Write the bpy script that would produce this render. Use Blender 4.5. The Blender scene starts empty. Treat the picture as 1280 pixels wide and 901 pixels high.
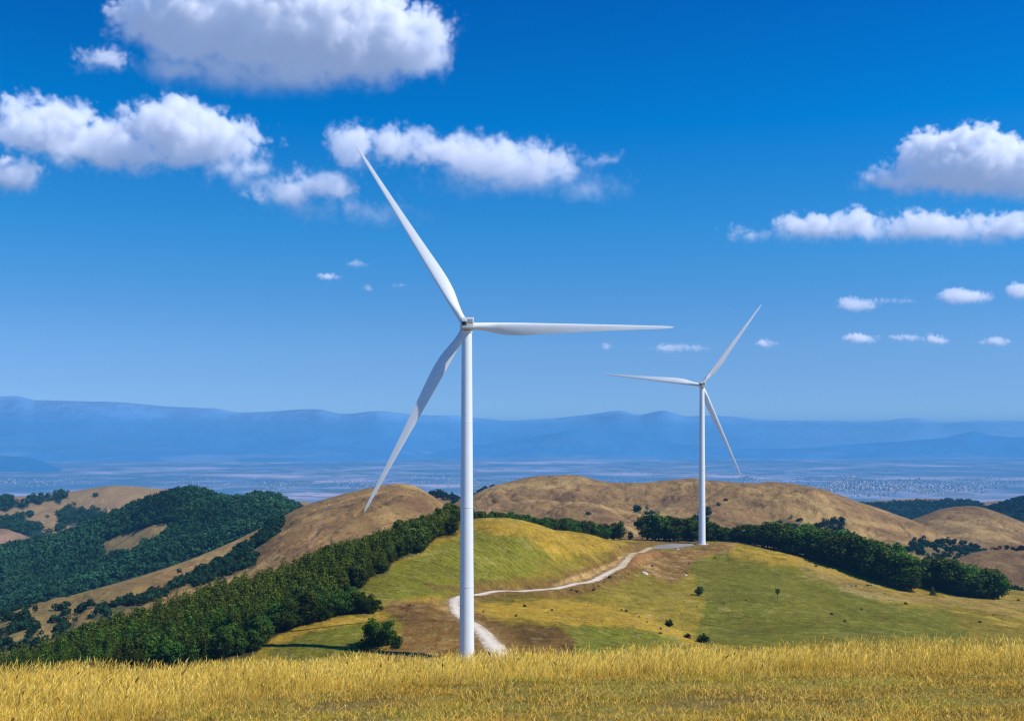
import bpy, math, random
import numpy as np
from mathutils import Vector

random.seed(7)
R = np.random.default_rng(7)
scene = bpy.context.scene
COL = scene.collection
F, PX0, PYH = 1400.0, 640.0, 535.0        # focal length in photo pixels, optical axis column, eye-level row


def P(px, py, Y):
    """world point seen at a photo pixel at depth Y (the eye is the origin, looking along +Y)"""
    return ((px - PX0) / F * Y, Y, (PYH - py) / F * Y)


# ------------------------------------------------------------------ small numeric helpers
def vnoise(x, y, seed=0):
    xi = np.floor(x).astype(np.int64); yi = np.floor(y).astype(np.int64)
    xf = x - xi; yf = y - yi
    def h(a, b):
        n = (a * 374761393 + b * 668265263 + seed * 974634777) & 0xFFFFFFFF
        n = ((n ^ (n >> 13)) * 1274126177) & 0xFFFFFFFF
        n = (n ^ (n >> 16)) & 0xFFFFFF
        return n / float(0xFFFFFF)
    u = xf * xf * xf * (xf * (xf * 6 - 15) + 10); v = yf * yf * yf * (yf * (yf * 6 - 15) + 10)
    a = h(xi, yi) * (1 - u) + h(xi + 1, yi) * u
    b = h(xi, yi + 1) * (1 - u) + h(xi + 1, yi + 1) * u
    return a * (1 - v) + b * v


def fbm(x, y, oct=4, seed=0, gain=0.5):
    x = np.asarray(x, float); y = np.asarray(y, float)
    s = np.zeros(np.broadcast(x, y).shape); a = 1.0; t = 0.0; c, sn = math.cos(0.6), math.sin(0.6)
    for i in range(oct):
        s = s + a * (vnoise(x, y, seed + i) * 2 - 1); t += a; a *= gain
        x, y = (x * c - y * sn) * 2.03 + 17.3, (x * sn + y * c) * 2.03 + 5.1
    return s / t


def sstep(a, b, x):
    t = np.clip((x - a) / (b - a), 0, 1)
    return t * t * (3 - 2 * t)


def pchip(xk, yk, x):
    xk = np.asarray(xk, float); yk = np.asarray(yk, float)
    h = np.diff(xk); d = np.diff(yk) / h
    m = np.zeros(len(xk)); m[0] = d[0]; m[-1] = d[-1]
    for i in range(1, len(xk) - 1):
        if d[i - 1] * d[i] > 0:
            w1 = 2 * h[i] + h[i - 1]; w2 = h[i] + 2 * h[i - 1]
            m[i] = (w1 + w2) / (w1 / d[i - 1] + w2 / d[i])
    i = np.clip(np.searchsorted(xk, x) - 1, 0, len(h) - 1)
    t = np.clip((x - xk[i]) / h[i], -0.5, 1.5)
    t2 = t * t; t3 = t2 * t
    return (2 * t3 - 3 * t2 + 1) * yk[i] + (t3 - 2 * t2 + t) * h[i] * m[i] + (3 * t2 - 2 * t3) * yk[i + 1] + (t3 - t2) * h[i] * m[i + 1]


def inpoly(px, py, poly):
    px = np.asarray(px); py = np.asarray(py)
    c = np.zeros(px.shape, bool); n = len(poly)
    for i in range(n):
        x1, y1 = poly[i]; x2, y2 = poly[(i + 1) % n]
        cond = ((y1 > py) != (y2 > py))
        xi = (x2 - x1) * (py - y1) / ((y2 - y1) if y2 != y1 else 1e-9) + x1
        c ^= cond & (px < xi)
    return c


def polydist(px, py, poly):
    """signed distance in pixels, positive inside"""
    d = np.full(px.shape, 1e9); n = len(poly)
    for i in range(n):
        x1, y1 = poly[i]; x2, y2 = poly[(i + 1) % n]
        dx, dy = x2 - x1, y2 - y1
        t = np.clip(((px - x1) * dx + (py - y1) * dy) / (dx * dx + dy * dy + 1e-9), 0, 1)
        d = np.minimum(d, np.hypot(px - x1 - t * dx, py - y1 - t * dy))
    return np.where(inpoly(px, py, poly), d, -d)


# ------------------------------------------------------------------ mesh helpers
def np_mesh(name, verts, faces, mat, color=None, smooth=False):
    verts = np.ascontiguousarray(verts, np.float32).reshape(-1, 3)
    faces = np.ascontiguousarray(faces, np.int32)
    n, k = faces.shape
    me = bpy.data.meshes.new(name)
    me.vertices.add(len(verts)); me.vertices.foreach_set('co', verts.ravel())
    me.loops.add(n * k); me.loops.foreach_set('vertex_index', faces.ravel())
    me.polygons.add(n); me.polygons.foreach_set('loop_start', np.arange(0, n * k, k, dtype=np.int32))
    me.polygons.foreach_set('loop_total', np.full(n, k, np.int32))
    if smooth:
        me.polygons.foreach_set('use_smooth', np.ones(n, bool))
    me.update(calc_edges=True)
    if color is not None:
        a = me.color_attributes.new('Col', 'FLOAT_COLOR', 'POINT')
        c = np.ones((len(verts), 4), np.float32); color = np.asarray(color, np.float32)
        c[:, :color.shape[1]] = color
        a.data.foreach_set('color', c.ravel())
    me.materials.append(mat)
    return me


def link(name, me, parent=None, loc=(0, 0, 0), rot=(0, 0, 0)):
    o = bpy.data.objects.new(name, me); COL.objects.link(o)
    o.location = loc; o.rotation_euler = rot
    if parent is not None:
        o.parent = parent
    return o


def tag(o, label, cat, group=None, kind=None):
    if label: o['label'] = label
    if cat: o['category'] = cat
    if group: o['group'] = group
    if kind: o['kind'] = kind
    return o


def grid_faces(nr, nc):
    i = np.arange(nr * nc).reshape(nr, nc)
    return np.stack([i[:-1, :-1], i[:-1, 1:], i[1:, 1:], i[1:, :-1]], -1).reshape(-1, 4)


# ------------------------------------------------------------------ materials
def new_mat(name):
    m = bpy.data.materials.new(name); m.use_nodes = True
    nt = m.node_tree; nt.nodes.clear()
    out = nt.nodes.new('ShaderNodeOutputMaterial')
    return m, nt, out


def nd(nt, typ, **kw):
    n = nt.nodes.new(typ)
    for k, v in kw.items():
        if k.startswith('i_'):
            key = k[2:]
            n.inputs[int(key) if key.isdigit() else key].default_value = v
        else:
            setattr(n, k, v)
    return n


def math_n(nt, op, a, b=None, c=None, clamp=False):
    n = nt.nodes.new('ShaderNodeMath'); n.operation = op; n.use_clamp = clamp
    for i, v in enumerate((a, b, c)):
        if v is None: continue
        if isinstance(v, (int, float)): n.inputs[i].default_value = v
        else: nt.links.new(v, n.inputs[i])
    return n.outputs[0]


def maprange(nt, v, a, b, c=0.0, d=1.0, smooth=True):
    n = nt.nodes.new('ShaderNodeMapRange'); n.clamp = True
    if smooth: n.interpolation_type = 'SMOOTHSTEP'
    nt.links.new(v, n.inputs[0])
    for i, x in enumerate((a, b, c, d)): n.inputs[i + 1].default_value = x
    return n.outputs[0]


def mixc(nt, fac, a, b, blend='MIX'):
    n = nt.nodes.new('ShaderNodeMix'); n.data_type = 'RGBA'; n.blend_type = blend
    for sock, v in ((n.inputs[0], fac), (n.inputs[6], a), (n.inputs[7], b)):
        if isinstance(v, (int, float)): sock.default_value = v
        elif isinstance(v, tuple): sock.default_value = v if len(v) == 4 else v + (1,)
        else: nt.links.new(v, sock)
    return n.outputs[2]


def terrain_mat(name, fine, mid, big, bump, bump_d, stripes=0.0, contrast=0.5, rough=0.95):
    """vertex colour times procedural mottling, with a bumpy surface; scales are metres"""
    m, nt, out = new_mat(name); L = nt.links
    bs = nd(nt, 'ShaderNodeBsdfPrincipled'); bs.inputs['Roughness'].default_value = rough
    bs.inputs['Specular IOR Level'].default_value = 0.05
    L.new(bs.outputs[0], out.inputs[0])
    at = nd(nt, 'ShaderNodeVertexColor', layer_name='Col')
    geo = nd(nt, 'ShaderNodeNewGeometry')
    fac = None
    for sc, w, det in ((fine, 1.0, 4), (mid, 0.8, 4), (big, 0.6, 3)):
        n = nd(nt, 'ShaderNodeTexNoise', i_Scale=1.0 / sc, i_Detail=det, i_Roughness=0.65)
        L.new(geo.outputs['Position'], n.inputs['Vector'])
        v = math_n(nt, 'MULTIPLY_ADD', n.outputs[0], 2 * w, -w)
        fac = v if fac is None else math_n(nt, 'ADD', fac, v)
    if stripes:
        mp = nd(nt, 'ShaderNodeMapping'); mp.inputs['Rotation'].default_value = (0, 0, math.radians(-58))
        L.new(geo.outputs['Position'], mp.inputs[0])
        wv = nd(nt, 'ShaderNodeTexWave', i_Scale=0.085, i_Distortion=7.0, i_Detail=2.0)
        wv.inputs['Detail Scale'].default_value = 0.35
        L.new(mp.outputs[0], wv.inputs[0])
        s = math_n(nt, 'MULTIPLY_ADD', wv.outputs[1], 2 * stripes, -stripes)
        s = math_n(nt, 'MULTIPLY', s, at.outputs['Alpha'])
        fac = math_n(nt, 'ADD', fac, s)
    gain = math_n(nt, 'MULTIPLY_ADD', fac, contrast, 1.0)
    gain = math_n(nt, 'MAXIMUM', gain, 0.25)
    comb = nd(nt, 'ShaderNodeCombineXYZ')
    for i, p in enumerate((1.0, 1.0, 1.0)):
        L.new(gain, comb.inputs[i])
    c = mixc(nt, 1.0, at.outputs['Color'], comb.outputs[0], 'MULTIPLY')
    L.new(c, bs.inputs['Base Color'])
    nb = nd(nt, 'ShaderNodeTexNoise', i_Scale=1.0 / bump, i_Detail=6.0, i_Roughness=0.7)
    L.new(geo.outputs['Position'], nb.inputs['Vector'])
    bp = nd(nt, 'ShaderNodeBump', i_Strength=1.0, i_Distance=bump_d)
    L.new(nb.outputs[0], bp.inputs['Height']); L.new(bp.outputs[0], bs.inputs['Normal'])
    return m


def leaf_mat(name, trans=0.25, spread=0.35, up=0.0):
    m, nt, out = new_mat(name); L = nt.links
    at = nd(nt, 'ShaderNodeVertexColor', layer_name='Col')
    oi = nd(nt, 'ShaderNodeObjectInfo')
    hsv = nd(nt, 'ShaderNodeHueSaturation')
    L.new(at.outputs['Color'], hsv.inputs['Color'])
    L.new(math_n(nt, 'MULTIPLY_ADD', oi.outputs['Random'], 0.07, 0.455), hsv.inputs['Hue'])
    L.new(math_n(nt, 'MULTIPLY_ADD', oi.outputs['Random'], spread * 2, 1 - spread), hsv.inputs['Value'])
    df = nd(nt, 'ShaderNodeBsdfDiffuse'); tr = nd(nt, 'ShaderNodeBsdfTranslucent')
    L.new(hsv.outputs[0], df.inputs[0]); L.new(hsv.outputs[0], tr.inputs[0])
    if up:      # thin blades: soften the facet normals towards the mean direction of the sward
        geo = nd(nt, 'ShaderNodeNewGeometry')
        va = nd(nt, 'ShaderNodeVectorMath', operation='SCALE'); L.new(geo.outputs['Normal'], va.inputs[0]); va.inputs['Scale'].default_value = 1 - up
        vb = nd(nt, 'ShaderNodeVectorMath', operation='ADD'); L.new(va.outputs[0], vb.inputs[0]); vb.inputs[1].default_value = (0.0, -0.3 * up, up)
        vc = nd(nt, 'ShaderNodeVectorMath', operation='NORMALIZE'); L.new(vb.outputs[0], vc.inputs[0]); L.new(vc.outputs[0], df.inputs['Normal'])
    mx = nd(nt, 'ShaderNodeMixShader', i_0=trans)
    L.new(df.outputs[0], mx.inputs[1]); L.new(tr.outputs[0], mx.inputs[2]); L.new(mx.outputs[0], out.inputs[0])
    return m


def plain_mat(name, col, rough=0.6, var=0.1, scale=1.0, spec=0.3):
    m, nt, out = new_mat(name); L = nt.links
    bs = nd(nt, 'ShaderNodeBsdfPrincipled'); bs.inputs['Roughness'].default_value = rough
    bs.inputs['Specular IOR Level'].default_value = spec
    tc = nd(nt, 'ShaderNodeTexCoord')
    n = nd(nt, 'ShaderNodeTexNoise', i_Scale=scale, i_Detail=5.0, i_Roughness=0.65)
    L.new(tc.outputs['Object'], n.inputs['Vector'])
    f = math_n(nt, 'MULTIPLY_ADD', n.outputs[0], 2 * var, 1 - var)
    comb = nd(nt, 'ShaderNodeCombineXYZ')
    for i in range(3): L.new(f, comb.inputs[i])
    L.new(mixc(nt, 1.0, col, comb.outputs[0], 'MULTIPLY'), bs.inputs['Base Color'])
    L.new(bs.outputs[0], out.inputs[0])
    return m


M_MEADOW = terrain_mat('meadow_ground', 1.3, 5.0, 34.0, 1.6, 0.7, stripes=0.17, contrast=0.85)
M_HILL = terrain_mat('dry_hill_ground', 3.0, 14.0, 90.0, 4.0, 2.2, contrast=0.36)
M_FAR = terrain_mat('far_hill_haze_paint', 160.0, 600.0, 2600.0, 900.0, 40.0, contrast=0.22)
M_SOIL = terrain_mat('grassy_soil', 0.03, 0.15, 1.3, 0.05, 0.05, contrast=0.6)
M_ROAD = terrain_mat('gravel_surface', 0.5, 2.5, 14.0, 0.6, 0.12, contrast=0.22)
M_LEAF = leaf_mat('tree_leaves', 0.25, 0.45)
M_NEEDLE = leaf_mat('forest_leaves', 0.22)
M_CANOPY = leaf_mat('canopy_leaves', 0.2, 0.0)
M_GRASS = leaf_mat('grass_blades', 0.35, 0.0, 0.7)
M_BARK = plain_mat('bark', (0.06, 0.045, 0.03), 0.9, 0.4, 2.0, 0.1)
M_WHITE = plain_mat('turbine_paint', (0.80, 0.825, 0.83), 0.42, 0.07, 0.22, 0.35)
M_NAC = plain_mat('nacelle_paint', (0.66, 0.67, 0.62), 0.45, 0.06, 0.8, 0.4)
M_DARKV = plain_mat('vent_shadow', (0.05, 0.055, 0.06), 0.7, 0.2, 2.0)
M_GRILLE = plain_mat('grille_metal', (0.33, 0.35, 0.32), 0.5, 0.15, 6.0)
M_CONC = plain_mat('concrete', (0.42, 0.40, 0.36), 0.9, 0.2, 1.5, 0.1)
M_ROCK = plain_mat('pale_rock', (0.6, 0.56, 0.5), 0.9, 0.25, 1.0, 0.1)

# ------------------------------------------------------------------ camera, sun, world
cam_d = bpy.data.cameras.new('camera'); cam = bpy.data.objects.new('camera', cam_d); COL.objects.link(cam)
cam.location = (0, 0, 0); cam.rotation_euler = (math.pi / 2, 0, 0)
cam_d.sensor_fit = 'HORIZONTAL'; cam_d.sensor_width = 36.0; cam_d.lens = 36.0 * F / 1280.0
cam_d.shift_y = (PYH - 450.5) / 1280.0
cam_d.clip_start = 0.1; cam_d.clip_end = 300000.0
scene.camera = cam

SUN_AZ, SUN_EL = math.radians(113.0), math.radians(47.0)     # azimuth clockwise from +Y
sdir = Vector((math.sin(SUN_AZ) * math.cos(SUN_EL), math.cos(SUN_AZ) * math.cos(SUN_EL), math.sin(SUN_EL)))
sd = bpy.data.lights.new('sun', 'SUN'); sd.energy = 4.7; sd.angle = math.radians(0.55); sd.color = (1.0, 0.95, 0.86)
so = bpy.data.objects.new('sun', sd); COL.objects.link(so)
so.rotation_euler = sdir.to_track_quat('Z', 'Y').to_euler(); so.location = (60, -40, 90)

scene.view_settings.view_transform = 'Standard'; scene.view_settings.look = 'None'
scene.view_settings.exposure = 0; scene.view_settings.gamma = 1
scene.render.engine = 'CYCLES'
scene.cycles.max_bounces = 5; scene.cycles.diffuse_bounces = 3; scene.cycles.volume_bounces = 0
scene.cycles.use_denoising = True
scene.cycles.filter_width = 1.3


def build_world():
    w = bpy.data.worlds.new('World'); scene.world = w; w.use_nodes = True
    nt = w.node_tree; nt.nodes.clear(); L = nt.links
    out = nd(nt, 'ShaderNodeOutputWorld')
    tc = nd(nt, 'ShaderNodeTexCoord')
    sep = nd(nt, 'ShaderNodeSeparateXYZ'); L.new(tc.outputs['Generated'], sep.inputs[0])
    X, Y, Z = sep.outputs
    # the sky is looked up a little higher than the view so that the deep blue of the upper sky comes down
    zz = math_n(nt, 'MULTIPLY_ADD', math_n(nt, 'MAXIMUM', Z, 0.0), 1.9, 0.10)
    cv = nd(nt, 'ShaderNodeCombineXYZ'); L.new(X, cv.inputs[0]); L.new(Y, cv.inputs[1]); L.new(zz, cv.inputs[2])
    nv = nd(nt, 'ShaderNodeVectorMath', operation='NORMALIZE'); L.new(cv.outputs[0], nv.inputs[0])
    sky = nd(nt, 'ShaderNodeTexSky', sky_type='NISHITA', sun_disc=False, sun_elevation=SUN_EL, sun_rotation=SUN_AZ,
             altitude=1400.0, air_density=1.0, dust_density=0.3, ozone_density=2.0)
    L.new(nv.outputs[0], sky.inputs[0])
    tint = nd(nt, 'ShaderNodeValToRGB')
    el = math_n(nt, 'MULTIPLY', Z, 2.5)
    L.new(el, tint.inputs[0])
    cr = tint.color_ramp
    cr.elements[0].position, cr.elements[0].color = SKY_TINT[0][0], SKY_TINT[0][1] + (1,)
    cr.elements[1].position, cr.elements[1].color = SKY_TINT[-1][0], SKY_TINT[-1][1] + (1,)
    for p, c in SKY_TINT[1:-1]:
        e = cr.elements.new(p); e.color = c + (1,)
    skyc = mixc(nt, 1.0, sky.outputs[0], tint.outputs[0], 'MULTIPLY')
    bg = nd(nt, 'ShaderNodeBackground', i_Strength=0.1); L.new(skyc, bg.inputs[0])

    L.new(bg.outputs[0], out.inputs[0])


SKY_TINT = [(0.0, (0.96, 1.12, 1.24)), (0.09, (0.92, 1.20, 1.42)), (0.18, (0.90, 1.34, 1.60)), (0.42, (0.34, 1.50, 2.05)), (0.65, (0.0, 1.34, 2.25)), (0.92, (0.0, 0.90, 1.95))]
build_world()

#@@TERRAIN
# ------------------------------------------------------------------ haze, plain, far mountains
def box_mesh(name, lo, hi, mat):
    v = [(x, y, z) for z in (lo[2], hi[2]) for y in (lo[1], hi[1]) for x in (lo[0], hi[0])]
    f = [(0, 2, 3, 1), (4, 5, 7, 6), (0, 1, 5, 4), (2, 6, 7, 3), (0, 4, 6, 2), (1, 3, 7, 5)]
    return np_mesh(name, v, f, mat)


def build_haze():
    m, nt, out = new_mat('valley_haze'); L = nt.links
    ab = nd(nt, 'ShaderNodeVolumeAbsorption'); ab.inputs['Color'].default_value = (0, 0, 0, 1); ab.inputs['Density'].default_value = HAZE_S
    em = nd(nt, 'ShaderNodeEmission'); em.inputs[0].default_value = HAZE_C + (1,); em.inputs[1].default_value = HAZE_S
    ad = nd(nt, 'ShaderNodeAddShader'); L.new(ab.outputs[0], ad.inputs[0]); L.new(em.outputs[0], ad.inputs[1]); L.new(ad.outputs[0], out.inputs['Volume'])
    o = link('haze', box_mesh('haze', (-58000, -3000, -815), (58000, 58000, 130), m)); o['kind'] = 'structure'


HAZE_S, HAZE_C = 4.6e-5, (0.075, 0.285, 0.68)
build_haze()
ZP = -800.0


def plain_material():
    m, nt, out = new_mat('plain_fields'); L = nt.links
    bs = nd(nt, 'ShaderNodeBsdfPrincipled'); bs.inputs['Roughness'].default_value = 1.0; bs.inputs['Specular IOR Level'].default_value = 0
    L.new(bs.outputs[0], out.inputs[0])
    geo = nd(nt, 'ShaderNodeNewGeometry')
    sc = nd(nt, 'ShaderNodeVectorMath', operation='MULTIPLY'); L.new(geo.outputs['Position'], sc.inputs[0]); sc.inputs[1].default_value = (1e-3, 1e-3, 0)
    n1 = nd(nt, 'ShaderNodeTexNoise', i_Scale=0.30, i_Detail=8.0, i_Roughness=0.62); L.new(sc.outputs[0], n1.inputs['Vector'])
    n2 = nd(nt, 'ShaderNodeTexNoise', i_Scale=0.16, i_Detail=5.0, i_Roughness=0.6); L.new(sc.outputs[0], n2.inputs['Vector'])
    vo = nd(nt, 'ShaderNodeTexVoronoi', feature='F1', i_Scale=2.2); L.new(sc.outputs[0], vo.inputs['Vector'])
    sx = nd(nt, 'ShaderNodeSeparateColor'); L.new(vo.outputs['Color'], sx.inputs[0])
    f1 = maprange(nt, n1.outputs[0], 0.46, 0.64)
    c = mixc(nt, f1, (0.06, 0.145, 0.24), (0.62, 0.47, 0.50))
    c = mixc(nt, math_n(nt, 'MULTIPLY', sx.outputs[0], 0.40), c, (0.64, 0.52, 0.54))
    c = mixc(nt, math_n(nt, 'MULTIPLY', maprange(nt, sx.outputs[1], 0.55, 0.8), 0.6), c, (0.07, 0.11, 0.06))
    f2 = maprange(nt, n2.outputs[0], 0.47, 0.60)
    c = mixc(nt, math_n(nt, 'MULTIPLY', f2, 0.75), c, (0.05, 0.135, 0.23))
    L.new(c, bs.inputs['Base Color'])
    return m


S = 90000.0
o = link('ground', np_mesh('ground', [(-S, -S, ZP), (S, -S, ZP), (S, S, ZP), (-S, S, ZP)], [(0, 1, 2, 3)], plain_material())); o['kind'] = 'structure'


def row_surface(rows, ncol, nrow, px0, px1):
    """rows: polylines of (px, py, Y), front to back; returns X, Y, Z, row parameter grids"""
    pxs = np.linspace(px0, px1, ncol)
    ks = np.arange(len(rows)); Ys = []; Zs = []
    for r in rows:
        r = np.array(r, float)
        y = pchip(r[:, 0], r[:, 2], np.clip(pxs, r[0, 0], r[-1, 0])); p = pchip(r[:, 0], r[:, 1], np.clip(pxs, r[0, 0], r[-1, 0]))
        Ys.append(y); Zs.append((PYH - p) / F * y)
    Ys = np.array(Ys); Zs = np.array(Zs)
    t = np.linspace(0, len(rows) - 1, nrow)
    Yg = np.empty((nrow, ncol)); Zg = np.empty((nrow, ncol))
    for c in range(ncol):
        Yg[:, c] = pchip(ks, Ys[:, c], t); Zg[:, c] = pchip(ks, Zs[:, c], t)
    Xg = (pxs[None, :] - PX0) / F * Yg
    return Xg, Yg, Zg, np.repeat(t[:, None], ncol, 1)


def scr(X, Y, Z):
    return PX0 + F * X / Y, PYH - F * Z / Y


def surf_obj(name, X, Y, Z, mat, color, smooth=True):
    o = link(name, np_mesh(name, np.stack([X, Y, Z], -1), grid_faces(*X.shape), mat, color.reshape(-1, color.shape[-1]), smooth))
    o['kind'] = 'structure'
    return o


def const_col(shape, c):
    return np.broadcast_to(np.array(c, float), shape + (3,)).copy()


def drop(row, dY, dz):
    """a row behind a crest: dY further and dz lower"""
    out = []
    for px, py, Y in row:
        z = (PYH - py) / F * Y - dz
        out.append((px, PYH - z / (Y + dY) * F, Y + dY))
    return out


def ranges():
    back = [(-500, 500, 33000), (-150, 492, 33000), (0, 495, 33000), (20, 494, 33000), (45, 500, 33000), (100, 501, 33000), (150, 503, 33000), (210, 508, 33000), (270, 511, 33000), (300, 516, 33000), (360, 513, 33000),
            (395, 511, 33000), (430, 517, 33000), (470, 514, 33000), (520, 519, 34000), (560, 519, 35000), (600, 523, 36000), (640, 526, 36000), (700, 522, 36000), (745, 517, 36000), (775, 513, 36000), (800, 518, 36000),
            (830, 513, 36000), (860, 520, 36000), (900, 520, 36000), (960, 526, 36000), (1020, 527, 36000), (1090, 527, 36000), (1145, 522, 36000), (1180, 528, 36000), (1230, 526, 36000), (1280, 527, 36000), (1500, 520, 36000), (1800, 515, 36000)]
    fy = lambda p: 26000 + 5500 * float(sstep(420, 640, p))
    front = [(p, PYH + (840 + 12 * math.sin(p * .05)) / fy(p) * F, fy(p)) for p, _, _ in back]
    mid = [(p, (q + f[1]) / 2 + 5, (f[2] + 34000) / 2) for (p, q, _), f in zip(back, front)]
    X, Y, Z, t = row_surface([front, mid, back, drop(back, 4000, 700)], 900, 130, -500, 1800)
    n = fbm(X / 2600, Y / 2600, 6, 11)
    amp = np.clip(t, 0, 1) * np.where(t > 2, 0, 1) * (1 - 0.75 * np.clip(t - 1, 0, 1))
    Z = Z + n * 190 * amp + fbm(X / 900, t * 0, 4, 5) * 26 * np.clip(t - 1, 0, 1)
    base = const_col(X.shape, (0.060, 0.200, 0.42))  # blue of the distant air painted into the mountain colour
    east_haze = sstep(15000, 1000, -X + 9000)[..., None] * 0 + sstep(3000, 15000, X)[..., None]
    base = base * (1 - east_haze) + np.array((0.21, 0.365, 0.57)) * east_haze  # thicker haze painted in as a paler tone towards the right
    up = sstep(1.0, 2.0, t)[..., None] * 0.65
    base = base * (1 - up) + np.array((0.165, 0.325, 0.54)) * up  # ridge tops painted paler, as haze fades them into the sky
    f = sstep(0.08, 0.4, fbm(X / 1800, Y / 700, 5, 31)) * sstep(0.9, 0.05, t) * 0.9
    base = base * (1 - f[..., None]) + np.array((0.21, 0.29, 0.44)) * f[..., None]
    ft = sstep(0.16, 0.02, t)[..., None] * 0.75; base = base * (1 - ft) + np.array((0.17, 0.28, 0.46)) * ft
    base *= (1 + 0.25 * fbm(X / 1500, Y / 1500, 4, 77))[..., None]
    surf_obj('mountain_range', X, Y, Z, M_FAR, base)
    # nearer, darker foothills on the right and the low dark hills on the far left
    crest = [(480, 578, 30300), (540, 566, 30300), (600, 556, 30300), (650, 549, 30300), (690, 541, 30300), (720, 536, 30300), (760, 540, 30300), (800, 541, 30300), (840, 553, 30300), (880, 557, 30300), (930, 560, 30300), (1000, 561, 30300), (1060, 556, 30300), (1120, 551, 30300),
             (1180, 546, 30300), (1215, 539, 30300), (1240, 544, 30300), (1280, 547, 30300), (1400, 546, 30300), (1700, 550, 30300)]
    front = [(p, PYH + 840 / 28400 * F, 28400) for p, _, _ in crest]
    X, Y, Z, t = row_surface([front, crest, drop(crest, 2500, 350)], 600, 60, 480, 1700)
    n = fbm(X / 1500, Y / 1500, 5, 21)
    Z = Z + n * 110 * sstep(0, 0.4, t) * (1 - 0.7 * sstep(0.5, 1, t)) * (t < 1.3)
    base = const_col(X.shape, (0.045, 0.185, 0.41)) * (1 + 0.3 * fbm(X / 1100, Y / 1100, 4, 3))[..., None]  # aerial haze painted into the foothill colour as blue
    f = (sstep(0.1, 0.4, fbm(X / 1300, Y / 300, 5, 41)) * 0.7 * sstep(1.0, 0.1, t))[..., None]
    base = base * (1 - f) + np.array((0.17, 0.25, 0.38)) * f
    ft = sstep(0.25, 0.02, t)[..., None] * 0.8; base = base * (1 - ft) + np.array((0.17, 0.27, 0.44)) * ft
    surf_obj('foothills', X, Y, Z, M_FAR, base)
    crest = [(-500, 566, 22000), (-60, 567, 22000), (0, 570, 22000), (35, 572, 22000), (60, 579, 22000), (75, 586, 22000), (100, 589, 22000)]
    front = [(p, 590, 20500) for p, _, _ in crest]
    X, Y, Z, t = row_surface([front, crest, drop(crest, 1500, 300)], 160, 24, -500, 100)
    surf_obj('foothills', X, Y, Z + 20 * fbm(X / 900, Y / 900, 4, 2), M_FAR, const_col(X.shape, (0.02, 0.12, 0.28)))  # low hills coloured in the same painted haze blue


ranges()

# ------------------------------------------------------------------ leaf clumps (used for canopies seen from afar)
def rand_dirs(n, up=0.0):
    z = R.uniform(-1 + up, 1, n); a = R.uniform(0, 2 * math.pi, n); r = np.sqrt(np.clip(1 - z * z, 0, 1))
    return np.stack([r * np.cos(a), r * np.sin(a), z], -1)


def quads(cen, nrm, size, asp=0.75):
    """leaf quads at cen with normal nrm"""
    n = len(cen)
    ref = R.normal(size=(n, 3)); a = np.cross(nrm, ref); a /= np.linalg.norm(a, axis=1, keepdims=True) + 1e-9
    b = np.cross(nrm, a); s = np.asarray(size).reshape(-1, 1)
    a = a * s; b = b * s * asp
    return np.stack([cen - a - b * 0.3, cen + b * -1.0, cen + a + b * 0.2, cen + b], 1)


def canopy(name, pts, radii, heights, per, col, mat, label, cat, leaf=0.34):
    """one mesh of many small tree crowns; each crown is a dome of leaf clumps"""
    n = len(pts); pts = np.asarray(pts, float)
    radii = np.asarray(radii, float); heights = np.asarray(heights, float)
    d = rand_dirs(n * per, 0.55).reshape(n, per, 3)
    rr = R.uniform(0.72, 1.06, (n, per, 1))
    cen = pts[:, None, :] + d * rr * np.stack([radii, radii, heights * 0.55], -1)[:, None, :]
    cen[..., 2] += heights[:, None] * 0.45
    nr = d + R.normal(size=d.shape) * 0.45; nr /= np.linalg.norm(nr, axis=2, keepdims=True)
    sz = (radii[:, None] * leaf * R.uniform(0.7, 1.35, (n, per))).reshape(-1)
    q = quads(cen.reshape(-1, 3), nr.reshape(-1, 3), sz)
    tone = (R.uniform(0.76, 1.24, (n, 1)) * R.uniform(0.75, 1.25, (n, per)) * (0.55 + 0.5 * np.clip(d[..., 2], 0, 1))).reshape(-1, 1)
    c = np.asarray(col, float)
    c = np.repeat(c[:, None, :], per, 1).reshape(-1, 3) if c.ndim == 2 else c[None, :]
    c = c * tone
    V = q.reshape(-1, 3); Cc = np.repeat(c, 4, 0)
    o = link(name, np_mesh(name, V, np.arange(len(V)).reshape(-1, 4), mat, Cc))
    return tag(o, label, cat, kind='stuff')


def scatter(X, Y, Z, weight, n):
    """n points on a grid surface, area-weighted by cell and the given weight"""
    ax = np.hypot(X[:-1, 1:] - X[:-1, :-1], Y[:-1, 1:] - Y[:-1, :-1]); ay = np.hypot(X[1:, :-1] - X[:-1, :-1], Y[1:, :-1] - Y[:-1, :-1])
    w = (ax * ay * weight[:-1, :-1]).ravel(); w = w / w.sum()
    k = R.choice(len(w), n, p=w); i, j = np.divmod(k, X.shape[1] - 1)
    u, v = R.random(n), R.random(n)
    out = []
    for A in (X, Y, Z):
        out.append((A[i, j] * (1 - u) + A[i, j + 1] * u) * (1 - v) + (A[i + 1, j] * (1 - u) + A[i + 1, j + 1] * u) * v)
    return np.stack(out, -1)


def line_dist(px, py, pts):
    d = np.full(px.shape, 1e9)
    for (x1, y1), (x2, y2) in zip(pts[:-1], pts[1:]):
        dx, dy = x2 - x1, y2 - y1
        t = np.clip(((px - x1) * dx + (py - y1) * dy) / (dx * dx + dy * dy + 1e-9), 0, 1)
        d = np.minimum(d, np.hypot(px - x1 - t * dx, py - y1 - t * dy))
    return d


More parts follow.
